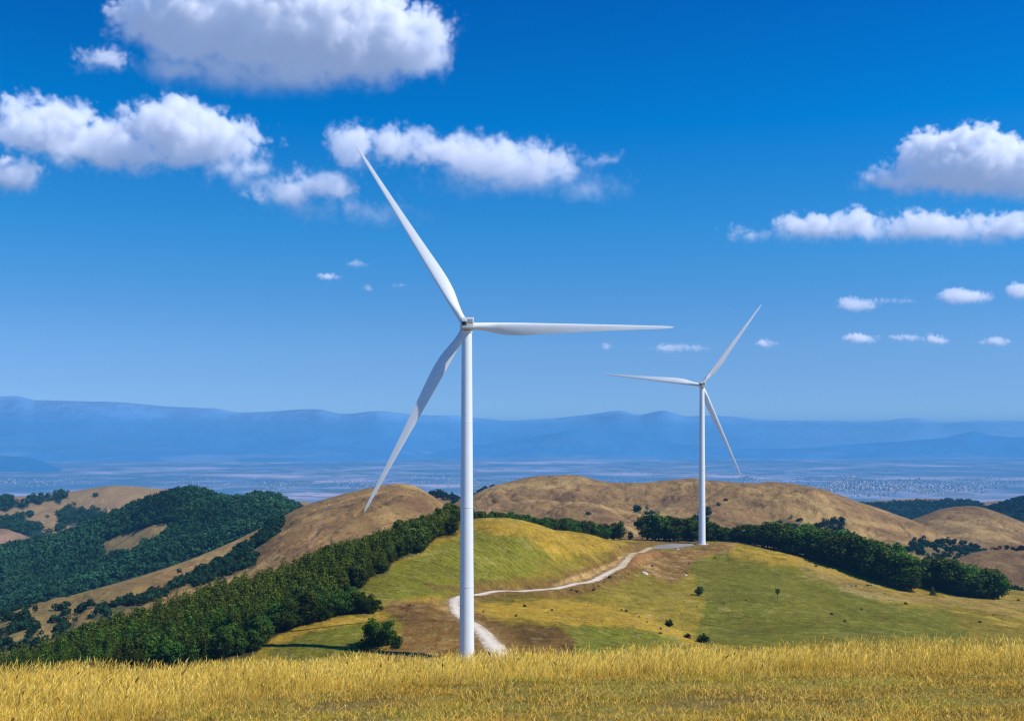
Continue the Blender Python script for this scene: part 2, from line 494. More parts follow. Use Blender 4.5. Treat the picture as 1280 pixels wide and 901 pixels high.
def soft(px, py, poly, w=3.0, seed=0, rough=5.0, sc=9.0):
    """0..1 membership of a polygon in photo pixels with a ragged edge"""
    return sstep(-w, w, polydist(px, py, poly) + rough * fbm(px / sc, py / sc, 4, seed))


# ------------------------------------------------------------------ hills behind, far to near
def hill_noise(X, Y, t, tc, amp, sc, seed, keep=0.25):
    n = fbm(X / sc, Y / sc, 6, seed)
    return n * amp * (keep + (1 - keep) * sstep(0.0, 0.5, np.abs(tc - t)))


def gully(X, Y, t, Z, sc, depth, seed):
    w = fbm(X / 60, Y / 60, 3, seed + 1)
    r = 1 - np.abs(fbm(X / sc + 0.7 * w, Y / (sc * 2.2) + 0.7 * w, 4, seed)) * 2.4
    return Z - depth * sstep(0.45, 1.0, r) * sstep(1.95, 1.6, t)


FOREST_FAR = (0.036, 0.092, 0.032)

# --- far left bare hill with woods on it
def far_left_hill():
    crest = [(-250, 628, 2800), (-60, 624, 2800), (0, 622, 2800), (60, 618, 2800), (100, 612, 2800), (125, 608, 2800), (142, 606, 2800), (165, 607, 2800), (200, 611, 2800), (240, 613, 2800), (300, 622, 2800), (350, 628, 2800), (378, 626, 2800), (400, 630, 2800), (450, 645, 2800), (520, 660, 2800)]
    mid = [(-250, 665, 2500), (0, 655, 2500), (80, 645, 2520), (140, 636, 2560), (200, 650, 2550), (400, 670, 2500), (520, 690, 2500)]
    front = [(-250, 730, 2200), (0, 700, 2200), (100, 690, 2250), (200, 685, 2300), (520, 720, 2300)]
    X, Y, Z, t = row_surface([front, mid, crest, drop(crest, 500, 260)], 420, 120, -250, 520)
    Z = Z + hill_noise(X, Y, t, 2.0, 34, 260, 51, 0.08)
    px, py = scr(X, Y, Z)
    c = const_col(X.shape, (0.28, 0.185, 0.085)) * (1 + 0.22 * fbm(X / 60, Y / 60, 5, 8))[..., None]
    wood = np.zeros(X.shape)
    for poly in ([(-250, 622), (8, 621), (18, 624), (36, 628), (33, 634), (20, 636), (5, 640), (-250, 640)], [(33, 619), (60, 617), (63, 626), (48, 630), (36, 628)], [(66, 615), (84, 615), (84, 623), (72, 630), (64, 624)],
                 [(76, 638), (90, 634), (135, 640), (130, 652), (115, 663), (97, 665), (96, 652), (80, 660), (70, 668), (72, 645)], [(-250, 645), (30, 645), (40, 652), (52, 662), (70, 672), (-250, 690)]):
        wood = np.maximum(wood, soft(px, py, poly, 1.0, 17, 4, 7))
    dots = 0
    for x, y, r in ((119, 619, 3.0), (59, 645, 2.5), (37, 645, 2.5), (27, 642, 2.5), (140, 637, 2)):
        dots = np.maximum(dots, sstep(r + 0.8, r - 0.8, np.hypot(px - x, (py - y) * 1.1)))
    wood = np.maximum(wood, dots) * (t < 2.02)
    c = c * (1 - wood[..., None]) + np.array((0.02, 0.045, 0.035)) * wood[..., None]
    surf_obj('hill', X, Y, Z, M_HILL, c)
    w = wood * (px < 420)
    p = scatter(X, Y, Z, w, 1500)
    canopy('woods', p, R.uniform(4, 7, 1500), R.uniform(8, 12, 1500), 34, FOREST_FAR, M_CANOPY, 'bluish woods in patches on the bare hill at far left', 'woods')
    # pale scrubby slope below it
    crest = [(-250, 650, 2100), (0, 661, 2100), (20, 665, 2100), (38, 670, 2100), (52, 674, 2100), (75, 690, 2100)]
    front = [(p_, 720, 1900) for p_, _, _ in crest]
    X, Y, Z, t = row_surface([front, crest, drop(crest, 150, 90)], 200, 40, -250, 75)
    px, py = scr(X, Y, Z)
    c = const_col(X.shape, (0.27, 0.17, 0.10)) * (1 + 0.5 * fbm(X / 30, Y / 60, 5, 28))[..., None]
    surf_obj('hill', X, Y, Z + 6 * fbm(X / 80, Y / 80, 5, 9), M_HILL, c)


far_left_hill()


# --- wooded ridge on the left
def wooded_ridge():
    crest = [(-300, 720, 1800), (-60, 695, 1800), (0, 687, 1800), (50, 678, 1800), (90, 667, 1800), (120, 655, 1800), (150, 642, 1800), (180, 629, 1800), (215, 619, 1800), (238, 616, 1800), (262, 621, 1800), (285, 628, 1800), (305, 627, 1800), (325, 622, 1800), (348, 626, 1800), (372, 637, 1800), (400, 652, 1800), (460, 690, 1800)]
    front = [(-300, 900, 1150), (0, 820, 1200), (150, 760, 1280), (300, 700, 1350), (400, 680, 1400), (460, 700, 1400)]
    mid = [(-300, 790, 1480), (0, 748, 1500), (110, 705, 1520), (220, 668, 1560), (300, 655, 1580), (400, 662, 1600), (460, 692, 1600)]
    X, Y, Z, t = row_surface([front, mid, crest, drop(crest, 350, 220)], 420, 200, -300, 460)
    Z = Z + hill_noise(X, Y, t, 2.0, 42, 210, 61, 0.06)
    px, py = scr(X, Y, Z)
    clear = soft(px, py, [(124, 690), (128, 676), (150, 668), (168, 662), (188, 657), (212, 652), (218, 659), (208, 670), (194, 679), (178, 686), (162, 697), (142, 696), (126, 702)], 1.5, 27, 5, 9)
    for pl in ([(-20, 735), (3, 742), (8, 752), (-20, 760)], [(79, 722), (92, 719), (88, 726), (79, 728)]):
        clear = np.maximum(clear, soft(px, py, pl, 1.5, 29, 2, 6))
    gul = np.hypot(0, np.abs((px - 20) * 0.86 - (py - 700)) * 0.7)
    gap = sstep(2.2, 0.8, np.abs((py - 703) - (px - 22) * 0.88 - 3 * np.sin(px / 9))) * (px > 18) * (px < 66)
    c = const_col(X.shape, (0.014, 0.034, 0.024))
    tan = np.array((0.24, 0.17, 0.065)) * (1 + 0.35 * fbm(X / 18, Y / 18, 5, 6))[..., None]
    c = c * (1 - clear[..., None]) + tan * clear[..., None]
    surf_obj('hill', X, Y, Z, M_HILL, c)
    w = (1 - clear) * (1 - 0.9 * gap) * (t < 2.25) * (px > -120)
    n = 13000
    p = scatter(X, Y, Z, w, n)
    tone = 1 + 0.75 * fbm(p[:, 0] / 110, p[:, 1] / 110, 4, 15)
    hue = sstep(0.1, 0.6, fbm(p[:, 0] / 60, p[:, 1] / 60, 3, 19))[:, None]
    cc = (np.array(FOREST_FAR) * (1 - hue) + np.array((0.060, 0.116, 0.034)) * hue) * tone[:, None]
    canopy('forest', p, R.uniform(2.8, 6.6, n), R.uniform(6, 14, n), 44, cc, M_CANOPY, 'dense dark teal forest covering the whole ridge at left', 'forest')


wooded_ridge()


# --- wooded ridges far right
def right_ridges():
    crest = [(930, 690, 3200), (1000, 650, 3200), (1060, 632, 3200), (1085, 627, 3200), (1120, 624, 3200), (1150, 623, 3200), (1185, 624, 3200), (1210, 625, 3200), (1228, 628, 3200), (1250, 626, 3200), (1290, 627, 3200), (1500, 630, 3200)]
    front = [(930, 730, 2600), (1100, 690, 2600), (1500, 690, 2600)]
    X, Y, Z, t = row_surface([front, crest, drop(crest, 350, 220)], 320, 70, 930, 1500)
    Z = Z + hill_noise(X, Y, t, 1.0, 16, 200, 71, 0.1)
    px, py = scr(X, Y, Z)
    wood = soft(px, py, [(1050, 634), (1080, 629), (1115, 628), (1160, 626), (1200, 625), (1220, 627), (1232, 634), (1240, 720), (900, 720), (1000, 650)], 0.8, 37, 2, 6)
    wood = np.maximum(wood, (t > 1.02) * 0.0)
    c = const_col(X.shape, (0.26, 0.17, 0.09)) * (1 + 0.25 * fbm(X / 60, Y / 60, 4, 8))[..., None]
    c = c * (1 - wood[..., None]) + np.array((0.018, 0.045, 0.045)) * wood[..., None]
    surf_obj('hill', X, Y, Z, M_HILL, c)
    p = scatter(X, Y, Z, wood * (t < 1.0), 5000)
    canopy('woods', p, R.uniform(2.6, 5, 5000), R.uniform(4, 7, 5000), 22, (0.022, 0.085, 0.075), M_CANOPY, 'dark blue green woods on the low ridge below the city at right', 'woods')
    crest = [(1150, 690, 2500), (1200, 648, 2500), (1225, 638, 2500), (1250, 630, 2500), (1270, 624, 2500), (1300, 618, 2500), (1500, 600, 2500)]
    front = [(1150, 720, 2200), (1500, 700, 2200)]
    X, Y, Z, t = row_surface([front, crest, drop(crest, 350, 220)], 200, 50, 1150, 1500)
    surf_obj('hill', X, Y, Z, M_HILL, const_col(X.shape, (0.016, 0.045, 0.045)))
    p = scatter(X, Y, Z, (t < 1.2) * 1.0, 4500)
    canopy('woods', p, R.uniform(2.6, 5, 4500), R.uniform(4, 7, 4500), 22, (0.022, 0.085, 0.075), M_CANOPY, 'dark blue green woods on the slope at the right edge', 'woods')


right_ridges()


# --- small ridge with trees between the two bare hills
def gap_ridge():
    crest = [(420, 660, 2000), (480, 635, 2000), (530, 622, 2000), (548, 618, 2000), (560, 622, 2000), (580, 624, 2000), (598, 618, 2000), (612, 612, 2000), (625, 612, 2000), (660, 630, 2000), (700, 650, 2000)]
    front = [(420, 700, 1700), (700, 690, 1700)]
    X, Y, Z, t = row_surface([front, crest, drop(crest, 200, 120)], 160, 40, 420, 700)
    surf_obj('hill', X, Y, Z, M_HILL, const_col(X.shape, (0.25, 0.15, 0.07)) * (1 + 0.3 * fbm(X / 30, Y / 30, 4, 8))[..., None])
    px, _ = scr(X, Y, Z)
    w = (np.abs(t - 0.98) < 0.3) * (0.2 + sstep(0.0, 0.2, fbm(X / 40, Y / 40, 3, 5))) * ((px > 536) & (px < 622) & ~((px > 572) & (px < 578)))
    p = scatter(X, Y, Z, w * 1.0, 160)
    canopy('tree_row', p, R.uniform(3, 6, 160), R.uniform(6, 11, 160), 40, (0.018, 0.045, 0.028), M_CANOPY, 'row of dark trees on the skyline in the gap between the two bare hills', 'trees')


gap_ridge()


# --- bare brown hills
TAN = np.array((0.280, 0.172, 0.068)); TAN_L = np.array((0.405, 0.262, 0.098)); TAN_D = np.array((0.165, 0.094, 0.046)); SCRUB = np.array((0.030, 0.060, 0.032))


def tan_colour(X, Y, Z, seed):
    a = fbm(X / 70, Y / 70, 5, seed); b = fbm(X / 22, Y / 22, 5, seed + 3)
    st = fbm(X / 9 + Z / 3, Y / 60, 4, seed + 5)
    l = sstep(0.05, 0.55, a + 0.45 * b)[..., None]; d = sstep(0.05, 0.6, -a + 0.45 * b)[..., None]
    c = TAN * (1 - l) + TAN_L * l
    c = c * (1 - 0.8 * d) + TAN_D * 0.8 * d
    r = 1 - np.abs(fbm(X / 48 + 0.6 * a, Y / 75, 4, seed + 9)) * 2.2; r = sstep(0.82, 1.0, r) * sstep(-0.2, 0.3, b + a)
    q = 1 - np.abs(fbm(X / 30, Z / 7.0, 3, seed + 11)) * 2.2; q = sstep(0.86, 1.0, q) * sstep(0.3, -0.2, a)
    c = c * (1 - 0.32 * r[..., None]); c = c * (1 - 0.35 * q[..., None]) + TAN_L * 1.05 * 0.35 * q[..., None]
    sp = sstep(0.30, 0.5, fbm(X / 5.5, Y / 5.5, 3, seed + 13))[..., None]; c = c * (1 - 0.38 * sp)
    return c * (1 + 0.18 * st + 0.16 * b)[..., None]


def line_mask(px, py, pts, w):
    d = np.full(px.shape, 1e9)
    for (x1, y1), (x2, y2) in zip(pts[:-1], pts[1:]):
        dx, dy = x2 - x1, y2 - y1
        t = np.clip(((px - x1) * dx + (py - y1) * dy) / (dx * dx + dy * dy + 1e-9), 0, 1)
        d = np.minimum(d, np.hypot(px - x1 - t * dx, py - y1 - t * dy))
    return sstep(w + 0.8, w - 0.8, d)


def right_bare_hill():
    crest = [(980, 720, 1750), (1080, 668, 1750), (1120, 655, 1750), (1140, 649, 1750), (1160, 642, 1750), (1176, 636, 1750), (1195, 633, 1750), (1212, 632, 1750), (1228, 634, 1750), (1250, 641, 1750), (1275, 651, 1750), (1310, 664, 1750), (1500, 700, 1750)]
    mid = [(980, 730, 1450), (1100, 690, 1480), (1200, 668, 1500), (1300, 680, 1480), (1500, 720, 1450)]
    front = [(980, 760, 1200), (1100, 725, 1200), (1200, 705, 1200), (1300, 705, 1200), (1500, 730, 1200)]
    X, Y, Z, t = row_surface([front, mid, crest, drop(crest, 250, 140)], 320, 120, 980, 1500)
    Z = gully(X, Y, t, Z, 45, 2.0, 82); Z = Z + hill_noise(X, Y, t, 2.0, 14, 150, 81, 0.05)
    surf_obj('hill', X, Y, Z, M_HILL, tan_colour(X, Y, Z, 120) * 0.9)


right_bare_hill()


def main_bare_hill():
    crest = [(440, 720, 1300), (520, 672, 1310), (545, 645, 1340), (565, 631, 1360), (585, 621, 1390), (605, 612, 1410), (630, 603, 1430), (655, 598, 1450), (680, 595, 1460), (705, 594, 1460), (722, 594, 1460), (738, 598, 1455), (760, 602, 1445), (785, 604, 1440), (812, 602, 1445), (845, 600, 1455), (870, 598, 1460), (895, 602, 1465), (925, 605, 1475), (960, 604, 1490), (990, 606, 1500),
             (1012, 610, 1505), (1035, 615, 1505), (1060, 623, 1500), (1085, 632, 1490), (1110, 640, 1480), (1135, 648, 1470), (1160, 658, 1450), (1185, 669, 1420), (1215, 682, 1390), (1250, 700, 1360), (1400, 780, 1300)]
    mid = [(440, 730, 1120), (520, 690, 1140), (560, 662, 1160), (600, 645, 1190), (650, 636, 1210), (700, 634, 1220), (760, 640, 1210), (800, 648, 1190), (840, 643, 1210), (880, 636, 1240), (930, 638, 1250), (980, 640, 1260), (1030, 648, 1240), (1060, 652, 1240), (1100, 660, 1230), (1150, 672, 1210), (1200, 686, 1190), (1250, 706, 1150), (1400, 780, 1100)]
    front = [(440, 745, 900), (520, 715, 940), (560, 700, 960), (600, 692, 990), (700, 692, 1000), (800, 697, 990), (880, 694, 980), (960, 700, 980), (1030, 708, 980), (1100, 730, 980), (1180, 750, 960), (1250, 765, 930), (1400, 810, 850)]
    X, Y, Z, t = row_surface([front, mid, crest, drop(crest, 250, 150)], 760, 220, 440, 1400)
    Z = gully(X, Y, t, Z, 45, 2.3, 92); Z = Z + hill_noise(X, Y, t, 2.0, 30, 170, 91, 0.05) + 2.2 * fbm(X / 25, Y / 40, 4, 95)
    px, py = scr(X, Y, Z)
    c = tan_colour(X, Y, Z, 140)
    # a paler spur running down to the right, tracks and pale scars
    spur = line_mask(px, py, [(985, 636), (1030, 645), (1060, 650), (1110, 658), (1160, 668), (1225, 684)], 3.0) * 0.55
    for pts, w, a in (([(945, 612), (965, 622), (990, 640)], 0.9, 0.5), ([(880, 630), (905, 628), (925, 622)], 1.2, 0.5), ([(1000, 632), (1020, 628), (1050, 634)], 1.0, 0.3), ([(650, 606), (700, 600), (760, 606)], 1.4, 0.25)):
        spur = np.maximum(spur, line_mask(px, py, pts, w) * a)
    c = c * (1 - spur[..., None]) + TAN_L * 1.1 * spur[..., None]
    wood = np.zeros(X.shape)
    for poly in ([(1010, 668), (1020, 658), (1035, 652), (1050, 650), (1060, 652), (1060, 658), (1048, 660), (1062, 668), (1060, 676), (1040, 680), (1000, 682)], [(955, 668), (968, 654), (1000, 652), (995, 664), (980, 672)],
                 [(1128, 688), (1150, 676), (1180, 676), (1215, 680), (1246, 686), (1246, 698), (1215, 706), (1160, 700)], [(860, 660), (872, 640), (886, 636), (886, 648), (872, 664)], [(896, 628), (906, 627), (905, 632), (896, 632)]):
        wood = np.maximum(wood, soft(px, py, poly, 1.2, 57, 5, 7))
    for x, y, r in ((797, 638, 4), (812, 640, 4.5), (807, 641, 3), (732, 644, 3.5), (734, 646, 2.5), (1122, 680, 4), (1143, 682, 4)):
        wood = np.maximum(wood, sstep(r + 0.8, r - 0.8, np.hypot(px - x, (py - y) * 1.3)))
    w2 = wood * (t < 2)
    g = (w2 * 0.7)[..., None]
    c = c * (1 - g) + np.array((0.10, 0.10, 0.05)) * g
    surf_obj('hill', X, Y, Z, M_HILL, c)
    w2 = w2 * (0.35 + sstep(-0.1, 0.2, fbm(X / 14, Y / 14, 3, 99)))
    p = scatter(X, Y, Z, w2, 800)
    canopy('scrub', p, R.uniform(1.5, 3.2, 800), R.uniform(2.4, 6, 800), 46, (0.020, 0.060, 0.040), M_CANOPY, 'dark scrub and small trees in clumps on the large bare brown hill', 'scrub')


main_bare_hill()


def near_right_hill():
    crest = [(1080, 760, 1050), (1150, 720, 1080), (1200, 697, 1100), (1235, 688, 1110), (1280, 687, 1110), (1400, 690, 1110), (1600, 710, 1110)]
    front = [(1080, 800, 850), (1250, 775, 850), (1600, 800, 850)]
    X, Y, Z, t = row_surface([front, crest, drop(crest, 150, 70)], 220, 90, 1080, 1600)
    Z = Z + hill_noise(X, Y, t, 1.0, 5, 70, 83, 0.1)
    c = tan_colour(X, Y, Z, 160) * 0.9
    surf_obj('hill', X, Y, Z, M_HILL, c)
    px, py = scr(X, Y, Z)
    w = (soft(px, py, [(1240, 738), (1262, 736), (1285, 742), (1285, 752), (1235, 752)], 1.5, 5, 4, 6) + line_mask(px, py, [(1238, 689), (1260, 687), (1290, 688)], 1.4) * 0.5) * (t < 1.05)
    p = scatter(X, Y, Z, w, 90)
    canopy('scrub', p, R.uniform(1.2, 2.6, 90), R.uniform(2, 5, 90), 46, (0.022, 0.048, 0.026), M_CANOPY, 'dark bushes along the edge of the brown slope at far right', 'scrub')


near_right_hill()


def left_bare_hill():
    crest = [(-300, 860, 820), (-100, 808, 850), (0, 771, 900), (60, 752, 940), (120, 735, 980), (180, 718, 1010), (240, 698, 1050), (300, 673, 1090), (340, 653, 1120), (380, 633, 1150), (420, 620, 1180), (455, 611, 1200), (480, 606, 1210), (500, 604, 1210), (515, 606, 1210), (530, 613, 1205), (550, 626, 1200), (575, 648, 1190), (620, 695, 1180), (660, 730, 1180)]
    mid = [(-300, 900, 660), (-100, 850, 690), (0, 800, 730), (60, 780, 750), (120, 762, 770), (180, 748, 790), (240, 730, 820), (300, 708, 850), (340, 690, 880), (380, 675, 910), (420, 662, 940), (460, 650, 960), (500, 644, 980), (540, 655, 990), (580, 680, 1000), (660, 740, 1000)]
    front = [(-300, 960, 530), (-100, 900, 560), (0, 860, 590), (100, 832, 610), (200, 800, 640), (300, 765, 690), (400, 722, 760), (500, 694, 830), (580, 705, 860), (660, 745, 880)]
    X, Y, Z, t = row_surface([front, mid, crest, drop(crest, 220, 130)], 640, 240, -300, 660)
    # a wooded fold runs down the slope between the skyline spur and the nearer shoulder
    px0, py0 = scr(X, Y, Z)
    fold = [(352, 655), (300, 690), (240, 722), (180, 750), (120, 772), (60, 790)]
    Z = gully(X, Y, t, Z, 38, 1.7, 102); Z = Z + hill_noise(X, Y, t, 2.0, 13, 100, 101, 0.05) - 5.0 * np.exp(-(line_dist(px0, py0, fold) / 13.0) ** 2) * sstep(2.0, 1.6, t)
    px, py = scr(X, Y, Z)
    c = tan_colour(X, Y, Z, 180) * np.array((1.08, 1.05, 0.95))
    scar = line_mask(px, py, [(415, 622), (405, 642), (396, 660), (388, 682), (384, 698)], 2.2) * (0.32 + 0.3 * fbm(px / 9, py / 9, 3, 4))
    scar = np.clip(scar, 0, 1)[..., None]
    c = c * (1 - scar) + np.array((0.30, 0.21, 0.145)) * scar
    lite = (line_mask(px, py, [(345, 695), (320, 712), (280, 727), (240, 742), (190, 762), (130, 785)], 4.0) * 0.5)[..., None]
    c = c * (1 - lite) + TAN_L * lite
    wood = np.zeros(X.shape)
    for poly in ([(330, 662), (352, 650), (354, 660), (338, 674), (322, 684), (300, 698), (290, 708), (262, 720), (232, 732), (200, 748), (150, 766), (120, 778), (112, 770), (140, 757), (190, 742), (240, 720), (280, 698), (310, 680)],
                 [(310, 700), (322, 696), (318, 706), (280, 720), (250, 732), (232, 735), (262, 716), (290, 706)], [(232, 722), (256, 716), (258, 724), (238, 732)]):
        wood = np.maximum(wood, soft(px, py, poly, 1.5, 67, 4, 8))
    ol = (sstep(80, 200, -px + 330) * sstep(640, 800, py))[..., None] * 0.6
    c = c * (1 - ol) + np.array((0.21, 0.17, 0.06)) * ol * (1 + 0.4 * fbm(X / 12, Y / 12, 4, 44))[..., None]
    spots = sstep(0.20, 0.38, fbm(X / 11, Y / 11, 4, 111)) * sstep(175, 110, px) * sstep(748, 760, py) * sstep(725, 745, py)
    w = np.maximum(wood, spots) * (t < 2.0)
    g = (np.maximum(wood, spots * 0.8))[..., None]
    c = c * (1 - 0.8 * g) + np.array((0.05, 0.07, 0.03)) * 0.8 * g
    surf_obj('hill', X, Y, Z, M_HILL, c)
    n = 1300
    p = scatter(X, Y, Z, w + 0.0015 * (t > 0.8) * (t < 1.9) * (px < 350), n)
    canopy('scrub', p, R.uniform(1.3, 3.3, n), R.uniform(2.5, 6.5, n), 52, (0.026, 0.066, 0.028), M_CANOPY, 'dark green thicket and scrub filling the fold of the bare slope at left', 'scrub')
    return X, Y, Z


left_bare_hill()
#@@MID
# ------------------------------------------------------------------ the ridge with the turbines
MIDP = [  # (photo x, photo y, depth): ground of the turbine ridge
    (583, 829, 368), (620, 812, 385), (572, 768, 440), (600, 745, 500), (650, 740.5, 530), (700, 735, 555), (760, 717, 622), (800, 691, 710), (835, 682, 772), (877, 679, 790), (905, 678, 792),
    (640, 657, 600), (600, 656, 600), (560, 667, 585), (500, 681, 555), (525, 692, 540), (440, 742, 470), (470, 755, 450), (460, 722, 495), (520, 705, 525), (700, 665, 640), (745, 671, 690), (780, 678, 740), (560, 722, 510), (620, 700, 552), (660, 715, 560), (700, 708, 600), (745, 695, 660),
    (930, 681, 785), (965, 688, 775), (1000, 697, 765), (1060, 717, 735), (1120, 738, 705), (1150, 745, 690), (1200, 749, 690), (1250, 752, 700), (1300, 757, 700), (1400, 775, 700),
    (840, 700, 720), (870, 715, 680), (900, 740, 610), (860, 745, 590), (1000, 750, 600), (1100, 772, 570), (1200, 775, 590), (1300, 790, 590), (1000, 792, 490), (1200, 800, 530), (900, 792, 475), (830, 765, 540), (780, 742, 570), (1400, 815, 540),
    (680, 746, 512), (740, 754, 495), (790, 768, 480), (840, 785, 465), (870, 798, 455), (640, 765, 455), (700, 780, 430), (640, 792, 408), (700, 806, 398), (760, 795, 430), (800, 802, 425),
    (520, 780, 412), (475, 807, 388), (410, 777, 424), (440, 795, 402), (350, 800, 405), (300, 817, 390), (540, 750, 455), (520, 812, 382), (420, 812, 384),
    (520, 672, 600), (450, 694, 565), (400, 712, 540), (300, 748, 505), (200, 783, 475), (100, 816, 450), (0, 850, 430), (-120, 890, 410), (-300, 950, 400),
    (350, 762, 470), (250, 790, 440), (150, 820, 420), (50, 850, 400), (400, 745, 485), (300, 785, 440), (200, 812, 415),
]
MIDX = [  # hidden ground (x, depth, z): back slopes and the hollow in front
    (-15, 695, -66), (0, 735, -68), (28, 755, -73), (55, 775, -77), (0, 820, -84), (80, 850, -84), (120, 900, -90), (-60, 700, -66), (-90, 640, -76), (-140, 640, -108), (-200, 620, -130), (-300, 600, -160), (-120, 760, -118), (-20, 950, -112), (150, 1000, -105),
    (180, 860, -92), (260, 840, -104), (340, 820, -118), (440, 820, -132), (260, 1000, -118), (420, 1000, -142), (-250, 900, -190), (-50, 1100, -150), (100, 1100, -135), (300, 1100, -150),
    (37, 522, -84.5), (57, 508, -88), (73, 494, -92), (-45, 300, -72), (30, 300, -69), (110, 300, -80), (-130, 300, -90), (200, 330, -100), (-35, 220, -63), (40, 220, -62), (120, 230, -75), (-130, 220, -80), (210, 220, -90), (-20, 150, -52), (60, 150, -54), (-90, 150, -62), (150, 150, -66), (300, 400, -112), (150, 400, -86), (220, 430, -94),
]
_pts = np.array([P(*p) for p in MIDP] + [(x, y, z) for x, y, z in MIDX])


def _tps_fit(p):
    n = len(p); d = np.hypot(p[:, None, 0] - p[None, :, 0], p[:, None, 1] - p[None, :, 1]) / 100
    K = np.where(d > 0, d * d * np.log(d + 1e-12), 0) + np.eye(n) * 0.006
    Q = np.concatenate([np.ones((n, 1)), p[:, :2] / 100], 1)
    A = np.block([[K, Q], [Q.T, np.zeros((3, 3))]])
    return np.linalg.solve(A, np.concatenate([p[:, 2], np.zeros(3)]))


_w = _tps_fit(_pts)


def mid_base(x, y):
    x = np.asarray(x, float); y = np.asarray(y, float); sh = x.shape; x = x.ravel(); y = y.ravel()
    out = _w[-3] + _w[-2] * x / 100 + _w[-1] * y / 100
    for k in range(len(_pts)):
        d2 = ((x - _pts[k, 0]) ** 2 + (y - _pts[k, 1]) ** 2) / 1e4
        out += _w[k] * 0.5 * d2 * np.log(d2 + 1e-12)
    return out.reshape(sh)


ROAD = [(640, 832, 362), (625, 815, 381), (612, 802, 396), (596, 786, 415), (578, 773, 433), (569, 763, 450), (570, 755, 468), (582, 749, 487), (600, 745, 502), (625, 742.5, 518), (650, 740.5, 531), (700, 735.5, 556), (730, 728, 585), (760, 717, 623), (785, 701, 675), (800, 691, 712), (814, 684.5, 752)]
_rp = np.array([((a - PX0) / F * Y, Y) for a, b, Y in ROAD])
_s = np.concatenate([[0], np.cumsum(np.hypot(*np.diff(_rp, axis=0).T))])
_ss = np.linspace(0, _s[-1], 420)
RX, RY = pchip(_s, _rp[:, 0], _ss), pchip(_s, _rp[:, 1], _ss)
k5 = np.ones(13) / 13
RX = np.convolve(np.pad(RX, 6, 'edge'), k5, 'valid'); RY = np.convolve(np.pad(RY, 6, 'edge'), k5, 'valid')
RZ = mid_base(RX, RY); RZ = np.convolve(np.pad(RZ, 6, 'edge'), k5, 'valid')
T1B = np.array([(583.5 - PX0) / F * 368, 368.0]); T2B = np.array([(877.5 - PX0) / F * 790, 790.0])
T1Z = 34.0 - 112.5; T2Z = (PYH - 480.5) / F * 790 - 112.5
PAD = np.array([P(806, 0, 745)[:2], P(842, 0, 758)[:2], P(868, 0, 776)[:2], P(866, 0, 789)[:2], P(836, 0, 790)[:2], P(817, 0, 776)[:2]])
PADZ = float(mid_base(PAD[:, 0].mean(), PAD[:, 1].mean()))


def road_near(x, y):
    sh = x.shape; x = x.ravel(); y = y.ravel()
    best = np.full(x.shape, 1e9); bz = np.zeros(x.shape); sgn = np.zeros(x.shape)
    for i in range(0, len(RX), 2):
        d = (x - RX[i]) ** 2 + (y - RY[i]) ** 2
        m = d < best
        best = np.where(m, d, best); bz = np.where(m, RZ[i], bz)
    return np.sqrt(best).reshape(sh), bz.reshape(sh)


def mid_z(x, y):
    x = np.asarray(x, float); y = np.asarray(y, float)
    z = mid_base(x, y) + 0.9 * fbm(x / 22, y / 22, 4, 201) + 0.16 * fbm(x / 3.2, y / 3.2, 3, 205)
    d, rz = road_near(x, y)
    w = sstep(9.5, 5.2, d)
    z = z * (1 - w) + (rz - 0.12) * w
    dp = np.minimum.reduce([np.hypot(x - a, y - b) for a, b in (PAD + PAD.mean(0) * 0)] + [np.hypot(x - PAD[:, 0].mean(), y - PAD[:, 1].mean())])
    w = sstep(-6, 3, polydist(x, y, [tuple(q) for q in PAD]))
    z = z * (1 - w) + (PADZ - 0.1) * w
    for (tx, ty), tz in ((T1B, T1Z), (T2B, T2Z)):
        w = sstep(12, 5, np.hypot(x - tx, y - ty))
        z = z * (1 - w) + (tz - 0.1) * w
    return z


